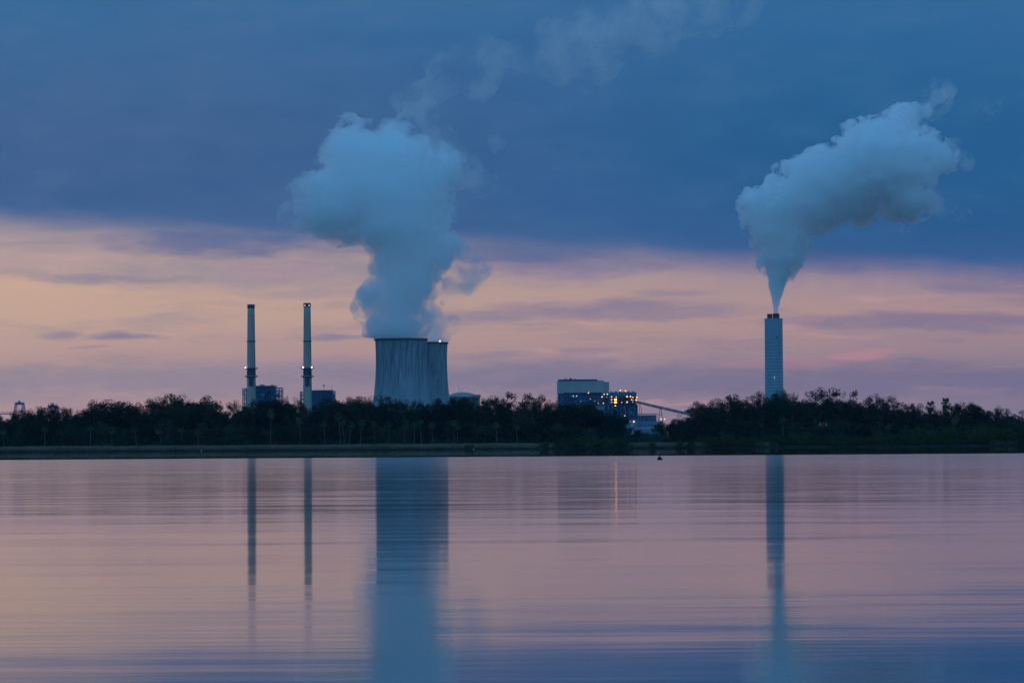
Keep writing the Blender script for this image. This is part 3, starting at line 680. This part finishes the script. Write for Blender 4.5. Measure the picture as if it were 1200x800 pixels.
def plant(kind, px, ytop, D, label, cat, group, name, wide=1.0, var=None):
    v = PROTO[kind][var if var is not None else tr.randrange(len(PROTO[kind]))]
    p = P(px, ytop, D); gz = ground_z(D)-.1; hh = p.z-gz; k = hh/NATH[kind]
    t = thing(name, Vector((p.x, D, gz)), label, cat, group)
    kx = min(1.35, max(.7, k))*wide if kind not in ('palm',) else wide
    t.scale = (kx, kx, k); t.rotation_euler.z = tr.uniform(0, 6.28)
    for nm, me in zip((PARTS.get(kind, 'trunk'), 'crown'), v):
        o = bpy.data.objects.new(nm, me); C.objects.link(o); o.parent = t
    return t
G1 = 'trees along the crest of the chimney wood'; G2 = 'trees along the crest of the wide stack wood'
CREST = [  # px, top, kind, width, label
 (2,484,'oak',.8,'low dark tree at the very end of wood beyond the blue gantry'),
 (15,484,'oak',.7,'low tree under the boom of the blue gantry crane'),
 (33,476.5,'dense',.75,'round dark tree hiding the feet of the blue gantry crane'),
 (48,477.5,'oak',.7,'narrow tree between the gantry and the tall dark round tree'),
 (62,471.0,'dense',.95,'tall dark round tree with the hidden gantry top behind it'),
 (77,476,'sparse',.7,'thin see-through tree leaning off the tall dark round tree'),
 (88,479.5,'sparse',.7,'small open-crowned tree with sky showing through'),
 (100,482,'oak',.7,'low dip tree between open-crowned tree and twin-topped oak'),
 (113,471.5,'oak',.7,'lower head of the twin-topped oaks'),
 (121,467.5,'oak',.7,'higher head of the twin-topped oaks'),
 (133,467,'dense',.9,'broad oak with rounded shoulders next to the twin tops'),
 (149,476,'oak',.7,'low oak in the dip before the tallest ragged oaks'),
 (162,473.5,'sparse',.75,'small ragged tree with drooping side branches in the dip'),
 (179,466,'sparse',.9,'airy open tree at the foot of the tallest ragged oaks'),
 (196,463,'sparse',.8,'airy shoulder tree of the tallest ragged oaks'),
 (207,460.5,'oak',1.0,'tallest ragged oak of the chimney wood, broad broken top'),
 (217,460.8,'sparse',.8,'open crown joined to the tallest ragged oak'),
 (232,462.5,'oak',.9,'oak with lacy top just past the tallest ragged oaks'),
 (246,471,'oak',.7,'lower dark oak sloping away from the lacy topped one'),
 (257,469.5,'sparse',.8,'slender forked tree standing clear before first slim chimney'),
 (267,469.5,'oak',.7,'upright tree close beside the slender forked one'),
 (279,468,'sparse',.6,'twiggy thin tree just before the first boiler house'),
 (295,466,'sparse',.55,'small twiggy tree crossing the foot of unlit chimney'),
 (307,470,'oak',.7,'low tree in front of the first boiler house wall'),
 (319,464.5,'dense',.8,'dense rounded tree in front of the first boiler house'),
 (334,463.5,'sparse',.5,'bare twiggy column of a tree between the two boiler houses'),
 (346,464.5,'sparse',.45,'thin crooked twig tree beside the second boiler house'),
 (357,468.5,'oak',.7,'flat-topped tree across the foot of the lit chimney'),
 (371,464.5,'oak',.9,'dark spreading tree in front of the second boiler house'),
 (390,471,'oak',.8,'sloping tree just past the second boiler house'),
 (402,465.5,'dense',.8,'dense tree between second boiler house and wide cooling tower'),
 (411,463.5,'oak',.8,'knobbly topped tree before the wide cooling tower'),
 (425,463.2,'sparse',.8,'open tree with sky holes beside the wide cooling tower'),
 (433,462,'oak',.6,'small leafy head touching the edge of wide cooling tower'),
 (450,463.8,'oak',.8,'feathery tree in front of the wide cooling tower, first of three'),
 (470,464,'oak',.9,'rounded tree in front of the wide cooling tower, second of three'),
 (493,467.5,'oak',.7,'ragged tree in front of the gap between cooling towers'),
 (504,468,'sparse',.6,'feathery thin tree below the half hidden cooling tower'),
 (517,466,'oak',.7,'tree before the last edge of half hidden cooling tower'),
 (532,463.8,'dense',.7,'dark tree in front of the reactor dome, nearer the cooling towers'),
 (545,465,'oak',.8,'loose tree covering the middle of the reactor dome'),
 (559,467,'oak',.7,'tree covering the far end of the reactor dome'),
 (568,464.5,'sparse',.6,'twiggy pinkish open tree just past the reactor dome'),
 (580,462.5,'dense',.5,'narrow oval tree standing clear past the reactor dome'),
 (595,458.3,'tuft',.9,'tall bare-trunked tree with lopsided tufted head on skyline'),
 (613,459.6,'tuft',.9,'leaning bare-trunked tree with rounded head beside the tufted one'),
 (625,462.5,'sparse',.7,'thin open tree next to the leaning round headed one'),
 (637,461,'sparse',.7,'thin tall open tree before the pale boiler house'),
 (645,466,'oak',.7,'dark tree close before the pale boiler house'),
 (651,463,'sparse',.6,'twiggy tree against the lean-to of pale boiler house'),
 (665,471,'oak',.9,'tree under the two white lamps of the pale boiler house'),
 (681,470,'dense',1.1,'big rounded oak under the dark blue storey of pale boiler house'),
 (703,478,'dense',1.0,'sloping oak in front of the pale annex'),
 (721,484,'dense',.9,'last sloping oak covering the foot of the blue lit block'),
 (733,497,'oak',.7,'small low tree at the water gap below the lit block'),
 (781,493,'oak',.7,'small low tree at the gap under the conveyor trestle'),
 (789,489.5,'oak',.7,'dark low tree under the end of the sloping conveyor'),
 (797,484.5,'sparse',.8,'open tree where the conveyor meets the wood'),
 (812,476,'oak',.8,'first full tree above the conveyor end'),
 (823,469.3,'oak',.8,'lacy oak stepping up beyond the conveyor end'),
 (837,468.5,'sparse',.9,'see-through oak between the lacy one and pointed one'),
 (850,460.8,'oak',.7,'pointed oak forming the first peak toward wide stack'),
 (864,462,'oak',.6,'double knobbed tree beside the pointed oak'),
 (879,463,'sparse',.6,'tree with small separate knob head before the wide stack'),
 (893,457,'sparse',.8,'open oak at the edge of the wide stack'),
 (910,456,'dense',.6,'dark round head in front of the wide stack'),
 (921,454.8,'sparse',.6,'curled small head at the far edge of wide stack'),
 (930,463,'oak',.7,'lower tree just past the wide stack'),
 (944,459.5,'oak',.7,'tree with flat ragged head past the wide stack'),
 (957,460,'sparse',.8,'open tree beside the great broad oak'),
 (972,453.2,'oak',1.2,'great broad oak, highest of the wide stack wood'),
 (986,458,'sparse',.8,'outstretched side crown of the great broad oak'),
 (1003,456.2,'tuft',.7,'tall tufted head standing alone past the great broad oak'),
 (1014,460,'sparse',.7,'lacy small crown next to the lone tufted head'),
 (1032,463.5,'sparse',.8,'flat layered tree top like a shelf'),
 (1045,462.2,'sparse',.8,'flat layered tree with long pointing twig'),
 (1056,470,'oak',.7,'lower tree where the wood begins to sink'),
 (1064,471.5,'pale',.7,'pale hazy tree before the two skyline palms'),
 (1075,471.5,'pale',.7,'second pale hazy tree close before the skyline palms'),
 (1098,477,'dense',.6,'dark tree between and below the two skyline palms'),
 (1117,471,'oak',.6,'tree close past the larger skyline palm'),
 (1135,470.3,'dense',.9,'dark lumpy oak past the skyline palms'),
 (1152,476,'dense',.7,'small dark wedge tree past the lumpy oak'),
 (1171,474.8,'dense',.8,'smooth round-topped tree near the end of the wood'),
 (1194,478.5,'pale',.8,'pale tree at the very end of the wide stack wood')]
for i, (px, yt, kd, wd, lb) in enumerate(CREST):
    plant(kd, px, yt, 1452+tr.uniform(-8, 22), lb, 'tree', G1 if px < 750 else G2, {'tuft': 'tall_tree'}.get(kd, 'oak_tree'), wd*1.16)
plant('palm', 1089, 468.2, 1474, 'smaller of two skyline palms, thin fan head above the trees', 'palm tree', 'skyline palms', 'palm_tree', 1.35)
plant('palm', 1107, 465.0, 1474, 'larger of two skyline palms, full round head above the trees', 'palm tree', 'skyline palms', 'palm_tree', 1.35)
cx = np.array([q[0] for q in CREST]); cy = np.array([q[1] for q in CREST])
def crest(x): return float(np.interp(x, cx, cy))
ORD = 'first second third fourth fifth sixth seventh eighth ninth tenth eleventh twelfth thirteenth fourteenth fifteenth sixteenth'.split()
LMK = [(-200, 'the end of the wood'), (23, 'the blue gantry'), (120, 'the twin-topped oaks'), (207, 'the tallest oak'), (294, 'the unlit chimney'), (360, 'the lit chimney'), (470, 'the wide cooling tower'), (543, 'the reactor dome'),
       (613, 'the leaning tree'), (681, 'the big rounded oak'), (755, 'the marsh gap'), (823, 'the conveyor end'), (906, 'the wide stack'), (972, 'the great broad oak'), (1045, 'the layered tree'), (1107, 'the larger palm'), (1171, 'the smooth tree'), (1500, 'the end of the wood')]
count = {}
def nth(px, desc):
    """which one of its row it is, counted from the nearest landmark before it"""
    i = max(k for k, q in enumerate(LMK) if q[0] <= px); k = (desc, i); count[k] = count.get(k, 0)+1
    return f'{desc}, {ORD[count[k]-1]} from {LMK[i][1]} toward {LMK[i+1][1]}'
def row(x0, x1, step, kinds, top, d, name, desc, cat, group, w=(.8, 1.05), jit=4):
    for x in range(x0, x1, step):
        px = x+tr.uniform(-jit, jit)*.9
        plant(tr.choice(kinds), px, top(px), tr.uniform(*d), nth(px, desc), cat, group, name, tr.uniform(*w))
def crest_or(px): return crest(px) if 0 <= px <= 1200 else 474+tr.uniform(-5, 5)
# trees filling the body of the wood behind and below the crest
for x0, x1, g in ((-60, 733, 'chimney wood'), (794, 1262, 'wide stack wood')):
    row(x0, x1, 13, ['oak', 'dense', 'dense'], lambda px: crest_or(px)+8+tr.uniform(0, 9), (1480, 1520), 'wood_tree', 'dark inner tree', 'tree', 'inner trees of the '+g)
    row(x0+4, x1-4, 13, ['thicket'], lambda px: max(crest_or(px)+12, 487)+tr.uniform(-2, 8), (1462, 1472), 'understory_tree', 'dark understory tree', 'tree', 'understory trees of the '+g, (.9, 1.2))
    row(x0, x1-8, 15, ['thicket', 'thicket', 'pale', 'dense'], lambda px: max(crest_or(px)+17, 492)+tr.uniform(-2, 9), (1432, 1440), 'edge_tree', 'low bushy edge tree', 'tree', 'edge trees of the '+g, (.75, 1.0))
PALMS = [(4.5,503),(52,499),(106,498),(131,501),(160,500),(189,502),(213,500),(232,503),(317,478),(352,489),(381,492),(399,482),(403.5,490),(409,494),(422,491),(439,492),(456,493),(474,495),(485,492),(494,490),(507,494),(532,491),(536,495),(582,494),(606,497)]
for px, yt in PALMS:
    plant('palm', px, yt, 1422+tr.uniform(-2, 2), nth(px, 'pale-trunked palm'), 'palm tree', 'palms at the marsh edge', 'palm_tree')
for px, yt in ((845,505),(918,487),(1040,497),(1120,488)):
    plant('palm', px, yt, 1428, nth(px, 'pale-trunked palm'), 'palm tree', 'palms within the wide stack wood', 'palm_tree')
row(-60, 735, 12, ['bush'], lambda px: 511+tr.uniform(-6, 4)-.0064*(px-230), (1423, 1429), 'shrub', 'dark marsh edge shrub', 'shrub', 'shrubs along the marsh edge', (.9, 1.2))
# mangroves on the shore below the wide stack and the rounded bushes on the marsh bank
row(826, 1262, 14, ['mangrove'], lambda px: (505 if px < 1060 else 499)+tr.uniform(-4, 4)-(px-900)*.012, (1404, 1412), 'mangrove_bush', 'green mangrove bush', 'bush', 'mangroves along the shore', (.9, 1.0))
row(826, 1262, 13, ['mangrove'], lambda px: 512+tr.uniform(-3, 3)-(px-900)*.006, (1401, 1404), 'mangrove_bush', 'low overhanging mangrove', 'bush', 'low mangroves overhanging the water', (.7, .9))
BANK = ((550, 519.5, .9, 'single dark bush alone on the marsh grass below the reactor dome'), (638, 514, .9, 'rounded bush on marsh bank below the pale boiler house, first of its run'),
                       (657, 513, 1.1, 'second rounded bush on marsh bank below the pale boiler house'), (672, 509, 1.1, 'taller rounded bush on marsh bank below pale boiler house'), (688, 508, 1.2, 'broad green bush at waterline below the pale annex'),
                       (703, 509, 1.2, 'green bush at the waterline next to the broad one'), (718, 509, 1.2, 'green bush at the waterline below the blue lit block'), (731, 512, 1.0, 'last green bush before the marsh gap'),
                       (764, 514, .45, 'narrow dark bush alone in the marsh gap under the conveyor'), (797, 512, .8, 'small round bush on the marsh bank, first of a pair'), (809, 511.5, .8, 'small round bush on marsh bank beside the mangroves, second of pair'))
for px, yt, w_, lb in BANK:
    plant('mangrove', px, yt, 1402, lb, 'bush', 'single bushes on the marsh bank', 'bush', w_)
# hazy far trees behind the gap
row(722, 806, 8, ['thicket'], lambda px: 505+tr.uniform(-2.5, 2), (2680, 2740), 'far_tree', 'far hazy blue tree', 'tree', 'far trees in the gap', (1.0, 1.3), 2)
row(738, 790, 11, ['bush'], lambda px: 513+tr.uniform(-2, 2), (1452, 1468), 'shrub', 'low dark gap shrub', 'shrub', 'shrubs behind the marsh gap', (1.2, 1.4))

# ------------------------------------------------------------------ marsh grass
gr = random.Random(3); gb = MB()
def tuft(x, y, z, hh):
    for k in range(5):
        a = gr.uniform(0, 6.28); w = gr.uniform(.05, .10); l = hh*gr.uniform(.7, 1.15); lx = gr.uniform(-.3, .3)*hh; ly = gr.uniform(-.3, .3)*hh
        ox, oy = gr.uniform(-.35, .35), gr.uniform(-.35, .35); ux, uy = math.cos(a)*w, math.sin(a)*w
        gb.add([(x+ox-ux, y+oy-uy, z), (x+ox+ux, y+oy+uy, z), (x+ox+lx*.4+ux*.8, y+oy+ly*.4+uy*.8, z+l*.6), (x+ox+lx, y+oy+ly, z+l)], [(0, 1, 2, 3)])
for _ in range(26000):
    px = gr.uniform(-180, 1380); dy = 1.0+24*gr.random()**1.6; x = P(px, 523, 1400).x
    if px > 826 and gr.random() > max(math.exp(-((px-1178)/13)**2), .6*math.exp(-((px-895)/9)**2), .9*math.exp(-((px-826)/6)**2)): continue
    if dy < 9 and any(abs(px-q[0]) < 7*q[2] for q in BANK): continue
    if noise.noise(Vector((x*.05, dy*.2, 8))) < -.36: continue
    tuft(x, shore_y(x)+dy, ground_z(1400+dy)-.1, 1.55+.65*noise.noise(Vector((x*.08, dy*.3, 2)))+.25*gr.random())
g = gb.build('marsh_grass', M['straw']); tag(g, 'pale straw marsh grass along the mud bank of the far shore', 'grass', kind='stuff')

# ------------------------------------------------------------------ small things on the water
p = P(773, 537.6, 400); d = ray(773, 538.4); k = H/-d.z; fp = Vector((d.x*k, d.y*k, 0))
t = thing('float', fp*1.0, 'small black float bobbing alone on the rippled water below the conveyor', 'float')
MB().lathe([(.02, -.12), (.14, -.1), (.215, 0), (.225, .1), (.18, .22), (.10, .31), (.05, .36), (.02, .38)], 18).build('body', M['black'], t, True)
MB().lathe([(.03, .37), (.03, .39), (.05, .40), (.05, .42), (.01, .43)], 10).build('eyelet', M['black'], t); t.scale = (.85, .85, .72)
MB().tube([(.12, 0, .12), (.24, 0, .10), (.3, .02, 0), (.31, .03, -.1)], [.03]*4, 6).build('rope_end', M['black'], t)
def marker(px, yb, yt, mat, label):
    y_ = 1399.2; p = P(px, yb, y_); q = P(px, yt, y_)
    t = thing('marker_post', Vector((p.x, y_, 0)), label, 'post', 'marker posts in the shallows')
    hh = max(.5, q.z); MB().lathe([(.13, -1), (.13, hh-.25), (.09, hh)], 8).build('stake', M[mat], t)
    MB().box((-.32, -.16, hh-.55), (.32, -.14, hh-.05)).build('board', M[mat], t)
marker(236, 529, 526.8, 'post', 'pale marker post in shallows below the lacy topped oak')
marker(555, 528, 525.8, 'post', 'yellowish marker post in the shallows below the reactor dome')

# ------------------------------------------------------------------ steam
def steam_mat(name, dens, surf, lo, hi, sc, floor=0.0, albedo=(.997, .998, .999)):
    m, n, out = newmat(name); pv = n.n('ShaderNodeVolumePrincipled'); ps = n.n('ShaderNodeNewGeometry').outputs['Position']
    q = n.noise(ps, sc, 6, .62)
    n.set(pv.inputs['Density'], n.sm(q, lo, hi, dens*floor, dens))
    pv.inputs['Color'].default_value = (*albedo, 1); pv.inputs['Anisotropy'].default_value = .5
    m.node_tree.links.new(pv.outputs[0], out.inputs['Volume'])
    if surf:
        tr_ = n.n('ShaderNodeBsdfTransparent'); df = n.n('ShaderNodeBsdfDiffuse'); df.inputs[0].default_value = (.9, .9, .9, 1)
        tl = n.n('ShaderNodeBsdfTranslucent'); tl.inputs[0].default_value = (.9, .9, .9, 1); a_ = n.n('ShaderNodeMixShader'); a_.inputs[0].default_value = .5
        m.node_tree.links.new(df.outputs[0], a_.inputs[1]); m.node_tree.links.new(tl.outputs[0], a_.inputs[2])
        mx = n.n('ShaderNodeMixShader'); n.set(mx.inputs[0], n.sm(n.noise(ps, .06, 5, .65), .38, .66, 0.0, surf))
        m.node_tree.links.new(tr_.outputs[0], mx.inputs[1]); m.node_tree.links.new(a_.outputs[0], mx.inputs[2]); m.node_tree.links.new(mx.outputs[0], out.inputs['Surface'])
    m.cycles.volume_step_rate = 0.35
    return m
M['steam'] = steam_mat('steam', .050, .10, .30, .56, .030, .25); M['steam_crisp'] = steam_mat('dense steam', .055, .14, .30, .56, .035, .3)
M['fringe'] = steam_mat('ragged steam', .070, 0, .47, .58, .040); M['fringe_crisp'] = steam_mat('ragged bright steam', .13, 0, .46, .54, .050)
M['jet'] = steam_mat('steam jet', .22, .12, .30, .5, .08, .4)
M['puff'] = steam_mat('puff of steam', .055, 0, .38, .60, .034)
M['veil'] = steam_mat('thin steam', .040, 0, .46, .66, .030); M['wisp'] = steam_mat('steam wisp', .034, 0, .44, .72, .024)
def fray(puffs, seed, n_=5, lo=.22, hi=.5, reach=.95):
    r_ = random.Random(seed); out_ = list(puffs)
    for px, py, r in puffs:
        for _ in range(n_ if r > 12 else 2):
            a = r_.uniform(0, 6.28); q = r*r_.uniform(lo, hi); out_.append((px+math.cos(a)*r*reach, py+math.sin(a)*r*reach, q))
    return out_
def cloud_mesh(name, puffs, D, voxel, mat, octs, grow=1.0, add=0.0, seed=1, floor=None):
    s = D/F; r_ = random.Random(seed); bm = bmesh.new(); cs = []; rr_ = []
    for px, py, r in puffs:
        p = P(px, py, D); R_ = r*s*grow+add; p.y += r_.uniform(-.55, .55)*R_
        cs.append(p); rr_.append(R_); bmesh.ops.create_icosphere(bm, subdivisions=3, radius=R_, matrix=Matrix.Translation(p))
    me = bpy.data.meshes.new(name); bm.to_mesh(me); bm.free()
    o = bpy.data.objects.new(name, me); C.objects.link(o)
    md = o.modifiers.new('remesh', 'REMESH'); md.mode = 'VOXEL'; md.voxel_size = voxel
    sm_ = o.modifiers.new('smooth', 'SMOOTH'); sm_.iterations = 4; sm_.factor = .5
    dg = bpy.context.evaluated_depsgraph_get(); ev = o.evaluated_get(dg); new = bpy.data.meshes.new_from_object(ev); o.modifiers.clear(); o.data = new; bpy.data.meshes.remove(me)
    nv_ = len(new.vertices); co = np.empty(nv_*3); new.vertices.foreach_get('co', co); co = co.reshape(-1, 3)
    no = np.empty(nv_*3); new.vertices.foreach_get('normal', no); no = no.reshape(-1, 3)
    cs = np.array([tuple(q) for q in cs]); rr_ = np.array(rr_)
    loc = np.empty(nv_)
    for i in range(0, nv_, 20000):
        d_ = np.linalg.norm(co[i:i+20000, None]-cs[None], axis=2)-rr_[None]; loc[i:i+20000] = rr_[d_.argmin(1)]
    disp = np.zeros(nv_)
    for size, amp in octs:
        for i in range(nv_):
            v = Vector(co[i])/size + Vector((seed*3.1, 0, 0)); f = noise.voronoi(v)[0][0]
            disp[i] += amp*(.38-f*f)
    disp *= np.clip(loc/26, .10, 1.0) if name != 'steam_jet' else np.clip(loc/11, .2, 1.0)
    co = co+no*disp[:, None]
    if floor is not None:                          # steam starts at the mouth it leaves
        fx, fy, fr_, fz = floor; low = co[:, 2] < fz+1.0; dx = co[:, :2]-np.array((fx, fy)); dl = np.maximum(1e-6, np.linalg.norm(dx, axis=1))
        kk = np.where(low, np.minimum(1, fr_/dl), 1.0); co[:, :2] = np.array((fx, fy))+dx*kk[:, None]; co[:, 2] = np.maximum(co[:, 2], fz)
    new.vertices.foreach_set('co', co.ravel()); new.update()
    md = o.modifiers.new('remesh', 'REMESH'); md.mode = 'VOXEL'; md.voxel_size = voxel*.85
    ev = o.evaluated_get(bpy.context.evaluated_depsgraph_get()); new2 = bpy.data.meshes.new_from_object(ev); o.modifiers.clear(); o.data = new2; bpy.data.meshes.remove(new); new = new2; new.name = name
    new.materials.clear(); new.materials.append(M[mat]); new.polygons.foreach_set('use_smooth', [True]*len(new.polygons))
    return o
def plume(name, loc, label, layers):
    t = thing(name, loc, label, 'steam plume')
    for o in layers: o.parent = t; o.matrix_parent_inverse = Matrix.Translation(-Vector(loc))
    return t
p1 = [(467,391,29),(460,376,31),(452,352,29),(476,352,28),(470,326,33),(488,320,27),(481,296,38),(506,292,28),(470,264,46),(503,262,26),(452,236,50),(488,226,40),(422,216,48),
      (388,236,36),(366,246,20),(402,248,36),(414,184,34),(408,172,22),(440,196,40),(478,196,34),(508,196,24),(524,194,17),(462,182,28),(492,172,16)]
OCT = [(34, 11), (15, 8), (7.5, 5.0), (3.8, 2.4)]
FL1 = (ct1[1].x, ct1[1].y, ct1[2]-.5, GZ+ct1[3]+.4); FL2 = (ct2[1].x, ct2[1].y, ct2[2]-.5, GZ+ct2[3]+.4)
o1 = cloud_mesh('steam_body', p1, 4000, 2.3, 'steam', OCT, .92, 0, seed=1, floor=FL1)
f1 = cloud_mesh('steam_fringe', fray(p1, 11), 4000, 3.2, 'fringe', [(30, 14), (13, 8), (6, 4)], 1.08, 2, seed=9, floor=FL1)
v1 = cloud_mesh('steam_veil', [(350,258,15),(372,266,13),(540,190,14),(530,205,14),(532,300,17),(545,325,14),(556,318,12),(530,335,12),(495,152,20),(500,138,14),(492,126,11),(480,160,18),(515,175,16),(566,214,10),(552,205,9)], 4000, 4.0, 'veil', [(46, 14), (20, 6)], 1.3, 5, seed=2, floor=FL1)
plume('steam_plume', ct1[1]+Vector((0, 0, ct1[3])), 'huge soft blue-white steam plume billowing from the wide cooling tower', [o1, f1, v1])
p2 = [(512,396,12),(516,391,11),(520,385,10),(527,379,9),(510,380,10),(506,368,10),(533,376,6)]
o2 = cloud_mesh('steam_body', p2, 4170, 1.8, 'puff', [(20, 8), (9, 4), (4, 2)], 1.3, 0, seed=3, floor=FL2)
v2 = cloud_mesh('steam_veil', [(553,320,13),(543,330,11),(529,338,9),(536,383,6),(520,345,7)], 4170, 2.2, 'veil', [(26, 8), (11, 4)], 1.4, 2, seed=4, floor=FL2)
plume('steam_plume', ct2[1]+Vector((0, 0, ct2[3])), 'small thin steam plume torn off the half hidden cooling tower', [o2, v2])
p3 = [(1100,113,11),(1093,121,7),(1082,131,8),(897,304,10),(899,318,6.5),(926,322,5),(931,306,9),(911,326,9),(912,314,13),(918,302,17),(906,298,13),(918,284,22),(901,264,22),(925,264,26),(889,242,20),(880,236,12),
      (915,242,31),(945,246,23),(940,216,26),(965,226,34),(975,246,18),(960,197,22),(985,192,27),(1000,215,37),(1020,186,37),(1010,238,20),(1040,162,27),(1060,141,18),(1045,200,40),(1060,230,26),(1075,190,30),(1092,170,13),(1105,186,15),(1080,233,12)]
j3 = cloud_mesh('steam_jet', [(909.3,366,3.2),(909.3,361,3.7),(909.3,356,4.4),(909.6,351,5.2),(909.8,345,6.4),(910,339,8.0),(910.5,332,9.6),(911,325,11.2),(912,316,13.5),(905,306,10),(921,304,11)], 4500, .9, 'jet', [(9, 3.6), (4.5, 2.2), (2.2, 1.0)], seed=8)
o3 = cloud_mesh('steam_body', p3, 4500, 2.3, 'steam_crisp', [(30, 9), (14, 9), (7, 6.5), (3.6, 3.2)], .86, 0, seed=5)
f3 = cloud_mesh('steam_fringe', fray(p3[2:], 12, 6), 4500, 2.4, 'fringe_crisp', [(26, 11), (12, 9), (6, 6), (3.4, 3)], 1.06, 2, seed=10)
v3 = cloud_mesh('steam_veil', [(1100,112,15),(1110,106,9),(1092,128,10),(1124,252,10),(1108,248,9),(1095,238,10),(1118,180,12),(1060,258,11),(1130,190,8),(1160,135,8),(1170,128,6)], 4500, 2.6, 'veil', [(24, 8), (11, 4)], 1.35, 2, seed=6)
plume('steam_plume', P(909, 367, 4500), 'bright white steam plume leaning away from the wide stack', [o3, f3, v3, j3])
wr = random.Random(31); wp = []
def trail(pts, rr, step=13):
    for (x0, y0), (x1, y1) in zip(pts, pts[1:]):
        n_ = max(1, int(math.hypot(x1-x0, y1-y0)/step))
        for i in range(n_): wp.append((x0+(x1-x0)*i/n_+wr.uniform(-9, 9), y0+(y1-y0)*i/n_+wr.uniform(-9, 9), rr*wr.uniform(.45, 1.15)))
trail([(492,128), (505,104), (520,80), (545,54)], 21); trail([(520,85), (560,95), (596,88)], 14); trail([(575,178), (590,170)], 8); trail([(545,208), (568,214)], 9); trail([(588,46), (604,48)], 8)
trail([(640,52), (672,50), (696,40), (730,24), (775,16), (822,6), (875,-6)], 30); trail([(672,66), (690,84), (702,70)], 17); trail([(560,62), (610,70), (650,80)], 13)
wz = cloud_mesh('steam_wisp', wp, 4080, 4.5, 'wisp', [(50, 22), (22, 12), (10, 6)], 1.15, 4, seed=7)
tag(wz, 'faint torn wisps of old steam drifting high above the cooling towers', 'steam wisp')
